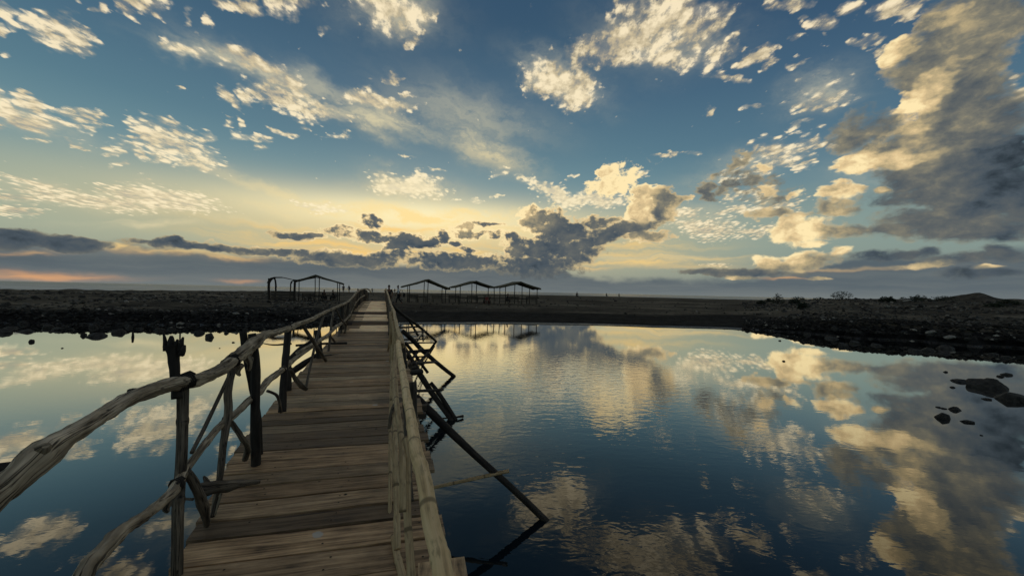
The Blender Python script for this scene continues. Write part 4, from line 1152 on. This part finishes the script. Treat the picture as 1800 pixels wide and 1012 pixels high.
# ------------------------------------------------------------------ plants
def leaf_mass(n, spread, seed, size=.12, low=0.1):
    rn = random.Random(seed); mb = MB()
    for _ in range(n):
        while True:
            p = Vector((rn.uniform(-1, 1), rn.uniform(-1, 1), rn.uniform(low - .1, 1)))
            if p.length < 1 and noise.noise(p * 2.3 + Vector((seed, 0, 0))) > -.12: break
        p = Vector((p.x * spread[0], p.y * spread[1], p.z * spread[2]))
        a = Vector((rn.gauss(0, 1), rn.gauss(0, 1), rn.gauss(0, 1))).normalized()
        b = a.orthogonal().normalized()
        s_ = size * rn.uniform(.6, 1.5)
        i = len(mb.v)
        mb.v += [p - a * s_, p + b * s_ * .35, p + a * s_, p - b * s_ * .35]
        mb.face((i, i + 1, i + 2, i + 3), [(0, 0)] * 4, smooth=False)
    return mb
def potted_plant(px, d, label, seed):
    X = (px - CX) / F_PX * d
    root = tag(empty('potted_plant', (X, d, ground_z(X, d))), label, 'plant', 'potted plants by the shelter')
    MB().tube([Vector((0, 0, 0)), Vector((0, 0, .35))], [.14, .19], seg=12, sub=1).build('pot', M['furniture'], root)
    mb = MB(); rn = random.Random(seed)
    for k in range(16):
        t = rn.uniform(0, 6.28); h = rn.uniform(.6, 1.25); o = rn.uniform(.1, .5)
        mb.tube([Vector((0, 0, .3)), Vector((math.cos(t) * o * .4, math.sin(t) * o * .4, .3 + h * .6)), Vector((math.cos(t) * o, math.sin(t) * o, .3 + h * .95))], [.012, .03, .004], seg=4, sub=3, flat=.3)
    mb.build('leaves', M['leaf'], root)
potted_plant(852, 48.8, 'spiky potted plant on the left of the pair by the shelter', 4)
potted_plant(861, 48.9, 'spiky potted plant on the right of the pair by the shelter', 9)

shrubs = [(1368, 531, 58, .8, 1.1, 'tall narrow dark shrub where the right bank begins'), (1398, 535, 56, .7, .45, 'low dark shrub next to the tall narrow one'), (1338, 536, 60, .6, .4, None), (1404, 527, 74, 1.3, .6, None), (1440, 530, 70, 1.0, .5, None),
          (1480, 527, 62, 1.5, .95, 'large dark shrub with bare twigs standing above the skyline'), (1555, 536, 52, .6, .55, 'small dark shrub beside the two pale scraps'), (1566, 536, 52, .5, .5, None), (1617, 524, 60, .9, .75, 'rounded dark shrub in front of the spoil heaps'),
          (1600, 532, 56, 1.3, .5, None), (1770, 544, 42, 1.0, .4, None), (1750, 547, 40, .8, .3, None), (1660, 534, 58, 1.6, .6, None), (1412, 551, 40, .5, .5, 'small dark shrub low on the right bank'), (1352, 528, 70, .7, .5, None)]
for i, (px, py, d, w, h, lab) in enumerate(shrubs):
    X = (px - CX) / F_PX * d
    zz = ground_z(X, d)
    root = tag(empty('shrub', (X, d, zz - .05)), lab or 'low dark scrubby shrub growing in the rubble of the right bank', 'shrub', 'shrubs on the right bank')
    leaf_mass(520, (w * 1.25, w, h * 1.6), i + 1, .12).build('foliage', M['leaf'], root)
    mb = MB(); rn = random.Random(i)
    for k in range(5):
        t = rn.uniform(0, 6.28); o = rn.uniform(.2, .8) * w
        mb.tube([Vector((0, 0, 0)), Vector((math.cos(t) * o * .5, math.sin(t) * o * .5, h * .7)), Vector((math.cos(t) * o, math.sin(t) * o, h * rn.uniform(.8, 1.2)))], [.04, .025, .008], seg=5, sub=2, knob=.2)
    mb.build('branches', M['pole'], root)

# ------------------------------------------------------------------ rocks
def rock_mesh(seed, flat=.6):
    import bmesh
    bm = bmesh.new()
    bmesh.ops.create_icosphere(bm, subdivisions=4, radius=1.0)
    o = Vector((seed * 7.3, seed * 3.1, seed))
    pr = random.Random(seed * 13)
    planes = []
    for k in range(9):
        ax = Vector((pr.gauss(0, 1), pr.gauss(0, 1), pr.gauss(.25, .8))).normalized()
        planes.append((ax, pr.uniform(.55, .82)))
    for v in bm.verts:
        n = v.co.normalized()
        r = 1 + .28 * noise.noise(n * 1.3 + o) + .14 * noise.noise(n * 3.1 + o) + .05 * noise.noise(n * 8 + o)
        p = n * r
        # broken planes
        for ax, lim in planes:
            dd = p.dot(ax)
            if dd > lim: p = p - ax * ((dd - lim) * .93)
        v.co = Vector((p.x, p.y, p.z * flat))
    me = bpy.data.meshes.new('rock')
    bm.to_mesh(me); bm.free()
    me.polygons.foreach_set('use_smooth', [True] * len(me.polygons))
    me.materials.append(M['rock'])
    return me
ROCKS = [rock_mesh(k + 1, f) for k, f in enumerate((.6, .75, .5, .85, .65, .45, .7))]
rk = random.Random(21)
def rock(p, w, h, label, group, me=None, rz=None, mat=None):
    o = bpy.data.objects.new('rock', me or rk.choice(ROCKS))
    col.objects.link(o)
    o.location = p
    o.scale = (w, w * rk.uniform(.7, 1.1), h)
    o.rotation_euler = (rk.uniform(-.15, .15), rk.uniform(-.15, .15), rz if rz is not None else rk.uniform(0, 6.28))
    return tag(o, label, 'rock', group)
def pond_rock(px, py, hw, hh, label, group='rocks standing in the pond', ri=0, rz=0.0):
    """hw, hh: half width and visible height, as sizes at that distance"""
    p = on_plane(px, py, 0.0)
    d = p.y
    w = hw * d / F_PX; h = hh * d / F_PX
    me = ROCKS[ri % len(ROCKS)]
    zmax = max(v.co.z for v in me.vertices); xm = max(abs(v.co.x) for v in me.vertices)
    s_ = h / zmax
    o = rock(Vector((p.x, p.y, 0.0)), w / xm, s_, label, group, me, rz)
    o.rotation_euler = (0, 0, rz)
    return o
pond_rock(1737, 681, 29, 17, 'largest grey rock standing in the pond, pyramid shaped, by the right edge', ri=3)
pond_rock(1778, 703, 23, 13, 'broad angular rock in the pond just below the largest one', ri=5)
pond_rock(1692, 671, 17, 5, 'long low rock to the left of the largest pond rock', ri=2)
pond_rock(1772, 659, 11, 4, 'small low rock above the largest pond rock', ri=1)
pond_rock(1757, 662, 6, 3, 'tiny rock touching the low one above the largest pond rock', ri=4)
pond_rock(1663, 654, 4.5, 2.5, 'tiny lone rock above and left of the long low rock', ri=1)
pond_rock(1675, 681, 4.5, 2.5, 'tiny rock just below the long low rock', ri=2)
pond_rock(1735, 702, 8, 2.6, 'thin flat rock to the left of the broad angular rock', ri=5)
pond_rock(1680, 720, 12, 6, 'oval dark rock, upper one of the close pair in the pond', ri=2, rz=.5)
pond_rock(1660, 735, 14, 10, 'round dark rock, lower left one of the close pair in the pond', ri=1)
pond_rock(1700, 742, 10, 4, 'flat oval rock lying lower right of the close pair', ri=5, rz=-.5)
pond_rock(1650, 716, 4, 2, 'tiny pebble-like rock above the close pair', ri=3)
pond_rock(1659, 718, 5, 2, 'tiny flat rock between the pebble-like one and the close pair', ri=0)
pond_rock(1725, 765, 2.5, 1.5, 'tiny lone rock lowest in the pond at the right', ri=0)
for i, (x, y, a, b, lab) in enumerate([(1608, 617, 9, 5, 'oval rock off the right bank, left of the three grouped ones'), (1633, 617, 12, 7, 'first of three grouped rocks close to the right bank'), (1664, 613, 17, 7, 'widest of three grouped rocks close to the right bank'), (1660, 622, 9, 3, 'pale flat rock below the three grouped ones'),
        (1767, 628, 9, 3, None), (1745, 624, 10, 4, None), (1480, 609, 10, 7, 'dark jagged rock standing alone off the right bank'), (1461, 595, 10, 4, None), (1447, 588, 8, 4, None), (1368, 589, 5, 3.5, None), (1371, 599, 2.5, 1.8, None), (1377, 635, 3, 2, 'tiny lone rock far out in front of the right bank'),
        (1430, 601, 2, 3.5, None), (1500, 603, 9, 5, None), (1540, 607, 8, 4, None), (1420, 589, 7, 4, None)]):
    pond_rock(x, y, a, b, lab or 'small dark rock in the shallows along the right bank', 'rocks in the shallows', ri=i)
for i, (x, y, a, b, lab) in enumerate([(8, 585, 15, 8, 'wide dark rock at the far left of the left bank shallows'), (47, 583, 15, 5, 'long low rock second from the left in the left shallows'), (54, 601, 4.5, 5, 'small rock standing out below the long low one at the left'), (82, 577, 8, 7, None), (99, 580, 8, 5, None), (114, 574, 6, 3, None),
        (148, 590, 5, 6, 'slim upright rock in the left shallows'), (173, 591, 17, 7, 'tilted long rock in the left shallows, between the slim upright and the round one'), (210, 585, 11, 8, 'large round rock in the left shallows'), (162, 576, 7, 6, None), (228, 577, 5, 4, None), (280, 581, 9, 5, None), (351, 586, 8, 6, 'smaller oval rock of the pair left of the dark piles'), (369, 593, 9, 8, 'larger round rock of the pair left of the dark piles'),
        (397, 586, 5, 3.5, None), (410, 602, 4, 1.8, 'tiny flat rock below the pair left of the dark piles'), (235, 687, 9, 5, 'small angular rock in the pond just above the big driftwood rail'), (22, 577, 9, 4, None), (303, 579, 8, 4, None), (125, 580, 5, 4, None), (245, 578, 6, 3, None), (430, 579, 5, 3, None), (386, 612, 1.5, 1, None), (110, 612, 2, 1.5, None)]):
    pond_rock(x, y, a, b, lab or 'dark rounded rock in the shallows of the left bank', 'rocks in the shallows', ri=i + 2, rz=.2 * i)
# rubble along both water lines
for side, n, a0, a1 in (('left', 95, -54, -27), ('right', 95, 34, 53)):
    for k in range(n):
        az = rk.uniform(a0, a1)
        r = shore_r(az) + rk.choice((rk.uniform(-.35, .3), rk.uniform(0, 1.6), rk.uniform(0, 3.4)))
        x, y = r * math.sin(R(az)), r * math.cos(R(az))
        s_ = rk.uniform(.06, .20) * (1.25 if rk.random() < .15 else 1)
        rock(Vector((x, y, max(ground_z(x, y), -.06) + s_ * .05)), s_, s_ * rk.uniform(.8, 1.2), f'dark wet boulder in the rubble along the {side} bank', f'rubble boulders of the {side} bank')
# stones and rubbish further up the banks
for k in range(60):
    left_side = k % 2 == 0
    az = rk.uniform(-54, -30) if left_side else rk.uniform(36, 54)
    r = shore_r(az) + rk.uniform(5, 42)
    x, y = r * math.sin(R(az)), r * math.cos(R(az))
    s_ = rk.uniform(.12, .34)
    rock(Vector((x, y, ground_z(x, y) + s_ * .1)), s_, s_, 'dark stone lying on the rough ground of the %s bank' % ('left' if left_side else 'right'), 'stones on the rough ground')
pale_me = []
for k in range(3):
    me = rock_mesh(20 + k, .4); me.materials.clear(); me.materials.append(M['pale_rock']); pale_me.append(me)
for px, py, w, lab in ((195, 553.5, 4.5, 'single pale stone on the dark left bank'), (415, 552.5, 6, 'pale flat stone, left one of two side by side on the left bank'), (434, 552.5, 5, 'pale flat stone, right one of two side by side on the left bank'),
                       (143, 515, 4, 'pale litter stone high on the left bank'), (425, 521.5, 4, 'pale stone on the rough ground left of the lean-to'), (407, 522, 3, 'smaller pale stone left of the lean-to'), (241, 506.5, 4.5, 'pale stone on the skyline above the left bank'), (307, 509, 3, 'tiny pale stone on the skyline, right of the other'),
                       (1637, 586.5, 9, 'pale flat slab on the dark right bank'), (1670, 601, 8, 'pale slab at the waterline of the right bank'), (1560, 539.5, 5, 'pale scrap beside the small shrubs on the right bank'), (1575, 541, 4, 'second pale scrap beside the small shrubs'), (1595, 529.5, 6, 'pale broken slab among the shrubs of the right bank'), (1041, 536, 2, 'tiny white scrap on the bare sand')):
    # stand it where that line of sight meets the ground
    v = ray(px, py); t = 12.0
    while t < 150 and EYE + v.z * t > ground_z(v.x * t, t): t += .1
    s_ = w * t / F_PX
    rock(Vector((v.x * t, t, ground_z(v.x * t, t) + s_ * .15)), s_, s_, lab, 'pale stones', pale_me[int(px) % 3], 0.0)
# small rubble covering both banks, far too much to count
def rubble_field():
    rn = random.Random(77); mb = MB()
    ico = [Vector(v).normalized() for v in ((1, 0, -.5), (-.5, .87, -.5), (-.5, -.87, -.5), (.6, .6, .4), (-.9, .1, .35), (.2, -.9, .4), (0, 0, .9))]
    fc = ((0, 1, 3), (1, 4, 3), (1, 2, 4), (2, 5, 4), (2, 0, 5), (0, 3, 5), (3, 4, 6), (4, 5, 6), (5, 3, 6))
    for k in range(11000):
        side = rn.random()
        if side < .46: az = rn.uniform(-56, -25)
        elif side < .94: az = rn.uniform(32, 56)
        else: az = rn.uniform(-25, 32)
        u = rn.random()
        r = shore_r(az) + (rn.uniform(-.3, 3.5) if u < .4 else 3 + 48 * rn.random() ** 1.6)
        if abs(az) < 25 or 0 < az < 32:
            if r < shore_r(az) + 6: continue
        x, y = r * math.sin(R(az)), r * math.cos(R(az))
        if noise.noise(Vector((x * .25, y * .25, 4))) < -.12 and u > .4: continue
        z = ground_z(x, y)
        if z < -.12: continue
        s_ = rn.uniform(.03, .10) * (1 + .022 * (r - 18)) * (1.7 if rn.random() < .07 else 1)
        g = rn.choice((.008, .012, .02, .03)) if u < .4 else rn.choice((.015, .03, .05, .08, .13))
        if rn.random() < .02: g = rn.uniform(.15, .35)
        t = rn.uniform(0, 6.28); c, q = math.cos(t), math.sin(t)
        i = len(mb.v)
        sx, sy, sz = s_ * rn.uniform(.8, 1.5), s_ * rn.uniform(.7, 1.1), s_ * rn.uniform(.5, .9)
        for v in ico:
            a_, b_ = v.x * sx, v.y * sy
            mb.v.append(Vector((x + a_ * c - b_ * q, y + a_ * q + b_ * c, z + v.z * sz + s_ * .15)))
        for f in fc: mb.face([i + j for j in f], [(0, 0)] * 3, (g, g * .93, g * .8), False)
    tag(mb.build('rubble', M['pebbles']), 'small grey stones and rubble strewn over both banks', 'rubble', kind='stuff')
rubble_field()
# sticks standing in the shallows
for px, py, h, lab in ((233, 593, 9, 'short dark stick standing in the left shallows beside the round rock'), (316, 590, 11, 'thin dark stick standing in the left shallows behind the rotten post'), (1430, 601, 4, 'short stick poking from the right shallows')):
    p = on_plane(px, py, 0)
    hh = h * p.y / F_PX
    o = MB().tube([p + Vector((0, 0, -.3)), p + Vector((.01, 0, hh * .5)), p + Vector((-.01, 0, hh))], [.05, .05, .03] if h < 10 else [.03, .03, .02], seg=7, knob=.3, kf=6).build('stick', M['pile'])
    tag(o, lab, 'stick', 'sticks standing in the water')

# ------------------------------------------------------------------ people
def skin_mesh(name, joints, bones, mat, sub=1):
    """grow one continuous surface over a skeleton; joints: name -> (co, radius)"""
    names = list(joints)
    me = bpy.data.meshes.new(name)
    me.from_pydata([tuple(joints[n][0]) for n in names], [(names.index(a), names.index(b)) for a, b in bones], [])
    o = bpy.data.objects.new(name, me); col.objects.link(o)
    md = o.modifiers.new('skin', 'SKIN')
    md.use_smooth_shade = True
    for i, n in enumerate(names):
        r = joints[n][1]
        me.skin_vertices[0].data[i].radius = r if isinstance(r, tuple) else (r, r)
        me.skin_vertices[0].data[i].use_root = (i == 0)
    sd = o.modifiers.new('sub', 'SUBSURF'); sd.levels = sd.render_levels = sub
    dg = bpy.context.evaluated_depsgraph_get(); dg.update()
    out = bpy.data.meshes.new_from_object(o.evaluated_get(dg))
    bpy.data.objects.remove(o)
    out.name = name
    out.materials.clear(); out.materials.append(mat)
    for p in out.polygons: p.use_smooth = True
    r_ = bpy.data.objects.new(name, out); col.objects.link(r_)
    return r_
V = Vector
def person(label, loc, rz, pose, top, bottom, height=1.68, extra=None, group=None):
    """built facing -Y, then turned by rz; pose: 'stand', 'walk', 'sit'"""
    k = height / 1.70
    root = tag(empty('person', loc, rz), label, 'person', group)
    sit = pose == 'sit'
    hip = .50 if sit else .92
    lean = -.10 if sit else (-.07 if pose == 'walk' else -.01)
    chest = V((0, lean * 1.0, hip + .40)); neck = V((0, lean * 1.3, hip + .56)); head = V((0, lean * 1.6 - .01, hip + .68))
    J = {'pelvis': (V((0, 0, hip)), (.15, .11)), 'waist': (V((0, lean * .4, hip + .18)), (.13, .10)), 'chest': (chest, (.16, .11)), 'neck': (neck, (.055, .055)), 'headlow': (head, (.075, .085)), 'headtop': (head + V((0, .005, .10)), (.078, .09))}
    Bn = [('pelvis', 'waist'), ('waist', 'chest'), ('chest', 'neck'), ('neck', 'headlow'), ('headlow', 'headtop')]
    for s_, side in ((-1, 'l'), (1, 'r')):
        sh = chest + V((s_ * .19, 0, .06))
        if sit: el, wr = sh + V((s_ * .05, -.10, -.26)), sh + V((-s_ * .04, -.34, -.28))
        elif pose == 'walk': el, wr = sh + V((s_ * .05, .10 * s_, -.28)), sh + V((s_ * .06, .04 + .20 * s_ - .08, -.50))
        else: el, wr = sh + V((s_ * .07, .04, -.28)), sh + V((s_ * .05, -.12, -.50))
        hand = wr + (wr - el).normalized() * .08
        J['sh' + side] = (sh, .06); J['el' + side] = (el, .042); J['wr' + side] = (wr, .028); J['ha' + side] = (hand, (.04, .02))
        Bn += [('chest', 'sh' + side), ('sh' + side, 'el' + side), ('el' + side, 'wr' + side), ('wr' + side, 'ha' + side)]
        hp = V((s_ * .10, 0, hip - .05))
        if sit: kn, an = V((s_ * .14, -.42, hip - .02)), V((s_ * .14, -.40, .09))
        elif pose == 'walk': kn, an = V((s_ * .10, -.10 - .10 * s_, .50)), V((s_ * .09, .02 - .30 * s_, .09 + (.06 if s_ < 0 else 0)))
        else: kn, an = V((s_ * .10, -.03, .49)), V((s_ * .11, 0, .09))
        J['hp' + side] = (hp, .095); J['kn' + side] = (kn, .06); J['an' + side] = (an, .04); J['ft' + side] = (an + V((0, -.16, -.055)), (.045, .03))
        Bn += [('pelvis', 'hp' + side), ('hp' + side, 'kn' + side), ('kn' + side, 'an' + side), ('an' + side, 'ft' + side)]
    body = skin_mesh('body', J, Bn, M['skin'], 2)
    # fingers, thumb, nose and ears are grown into the same mesh
    mb = MB()
    for s_, side in ((-1, 'l'), (1, 'r')):
        w, h = J['wr' + side][0], J['ha' + side][0]
        ax = (h - w).normalized(); across = ax.cross(V((1, 0, 0)))
        across = across.normalized() if across.length > .1 else V((0, 1, 0))
        curl = V((-s_, 0, 0))
        for q, ln in enumerate((.070, .078, .072, .058)):
            b0 = h - ax * .01 + across * (q - 1.5) * .019
            mb.tube([b0, b0 + ax * ln * .5 + curl * .006, b0 + ax * ln * .9 + curl * .028], [.010, .009, .007], seg=6, sub=2)
        b0 = w + ax * .035 - across * .03
        mb.tube([b0, b0 + ax * .03 - across * .03 + curl * .01, b0 + ax * .055 - across * .035 + curl * .02], [.012, .010, .008], seg=6, sub=2)
        mb.tube([head + V((s_ * .075, .01, .06)), head + V((s_ * .092, .02, .05)), head + V((s_ * .085, .015, .02))], [.012, .016, .008], seg=6, sub=2)
    mb.tube([head + V((0, -.08, .07)), head + V((0, -.112, .045)), head + V((0, -.09, .035))], [.008, .015, .010], seg=6, sub=2)
    fm = mb.build('hand_detail', M['skin'])
    import bmesh
    bm = bmesh.new(); bm.from_mesh(body.data); bm.from_mesh(fm.data); bm.to_mesh(body.data); bm.free()
    bpy.data.objects.remove(fm)
    for p in body.data.polygons: p.use_smooth = True
    def grow(names, bones, mat, name, extra_r):
        JJ = {}
        for n in names:
            r = J[n][1]; r = r if isinstance(r, tuple) else (r, r)
            JJ[n] = (J[n][0].copy(), (r[0] + extra_r, r[1] + extra_r))
        return JJ
    JJ = grow(['pelvis', 'waist', 'chest', 'shl', 'shr'], None, None, None, .018)
    for s_, side in ((-1, 'l'), (1, 'r')):
        e = J['sh' + side][0].lerp(J['el' + side][0], .8); JJ['sl' + side] = (e, (.062, .062))
    shirt = skin_mesh('shirt', JJ, [('pelvis', 'waist'), ('waist', 'chest'), ('chest', 'shl'), ('chest', 'shr'), ('shl', 'sll'), ('shr', 'slr')], M[top], 2)
    JJ = grow(['pelvis', 'hpl', 'hpr', 'knl', 'knr'], None, None, None, .014)
    for s_, side in ((-1, 'l'), (1, 'r')):
        e = J['kn' + side][0].lerp(J['an' + side][0], .8 if bottom == 'long' else .15); JJ['cf' + side] = (e, (.062, .062))
    trousers = skin_mesh('trousers' if bottom == 'long' else 'shorts', JJ, [('pelvis', 'hpl'), ('pelvis', 'hpr'), ('hpl', 'knl'), ('hpr', 'knr'), ('knl', 'cfl'), ('knr', 'cfr')], M['shorts_dark'], 2)
    JJ = {'a': (head + V((0, .03, .02)), (.078, .07)), 'b': (head + V((0, .015, .12)), (.088, .092)), 'c': (head + V((0, -.02, .155)), (.06, .07))}
    hair = skin_mesh('hair', JJ, [('a', 'b'), ('b', 'c')], M['hair'], 2)
    for o in (body, shirt, trousers, hair):
        o.parent = root
    root.scale = (k, k, k)
    return root
def stand_at(px, d, z=None):
    X = (px - CX) / F_PX * d
    return (X, d, ground_z(X, d) if z is None else z)
person('person in dark clothes walking right of the gable shelter, left one of two', stand_at(603.8, 82), R(20), 'walk', 'shirt_dark', 'short', 1.72, group='two people walking behind the bridge')
person('person in dark clothes walking toward the bridge, right one of two', stand_at(614, 82), R(-20), 'walk', 'shirt_dark', 'short', 1.68, group='two people walking behind the bridge')
def seat_z(px, d): return stand_at(px, d)
person('seated person in dark clothes left of the table in the gable shelter', stand_at(568, 44.2), R(80), 'sit', 'shirt_dark', 'long', 1.72)
person('seated person in dark clothes right of the table in the gable shelter', stand_at(588, 44.2), R(-80), 'sit', 'shirt_dark', 'long', 1.70)
person('person seated at the left under the right-hand shelter', stand_at(891, 48.9), R(90), 'sit', 'shirt_dark', 'long', 1.72)
man = person('man in a loose white shirt striding left, just right of the bridge', stand_at(702, 38.0), R(-70), 'walk', 'shirt_white', 'long', 1.92)
person('person in a cap standing beyond the crest of the bridge by the right rail', stand_at(684, 26.0, deck_z(25.5)), R(10), 'stand', 'shirt_dark', 'long', 1.58)
person('person sitting half hidden behind the left rail near the bridge crest', stand_at(629, 52), R(30), 'sit', 'shirt_dark', 'long', 1.9)
person('tiny distant person standing on the beach between the two rails', stand_at(654.5, 100), R(0), 'stand', 'shirt_dark', 'long', 1.2)
person('tiny distant person standing on the beach just right of the right rail', stand_at(694, 100), R(0), 'stand', 'shirt_dark', 'long', 1.2)
person('lone person sitting far off on the bare sand right of the shelters', stand_at(1014, 86), R(15), 'sit', 'shirt_dark', 'long', 1.7)
person('tiny distant person on the shoreline, left one of two right of the lone sitter', stand_at(1066, 120), R(15), 'sit', 'shirt_dark', 'long', 1.6)
person('tiny distant person on the shoreline, right one of two right of the lone sitter', stand_at(1088, 122), R(15), 'sit', 'shirt_dark', 'long', 1.6)
# stools for those who sit under the roofs
for px, d, lab in ((568, 44.2, 'low stool under the left seated person in the gable shelter'), (588, 44.2, 'low stool under the right seated person in the gable shelter'), (891, 48.9, 'low stool under the person in the right-hand shelter'), ):
    x, y, z = stand_at(px, d)
    root = tag(empty('stool', (x, y, z)), lab, 'stool', 'stools under the seated people')
    MB().box(V((-.18, -.18, .36)), V((.36, 0, 0)), V((0, .36, 0)), V((0, 0, .035))).build('seat', M['furniture'], root)
    for sx in (-.15, .11):
        for sy in (-.15, .11):
            MB().box(V((sx, sy, 0)), V((.04, 0, 0)), V((0, .04, 0)), V((0, 0, .358))).build('leg', M['furniture'], root)
# the shoulder bag behind the striding man
x, y, z = stand_at(710.5, 38.0)
bag = MB().tube([V((x, y, z + .80)), V((x + .01, y, z + 1.0)), V((x, y, z + 1.22))], [.13, .17, .12], seg=10, sub=3, knob=.12, kf=6, flat=.6)
bag.tube([V((x - .05, y, z + 1.15)), V((x - .22, y, z + 1.5)), V((x - .33, y, z + 1.58)), V((x - .38, y, z + 1.45))], .018, seg=6, sub=3)
tag(bag.build('shoulder_bag', M['bag']), 'dark bag slung behind the man in the white shirt', 'bag')
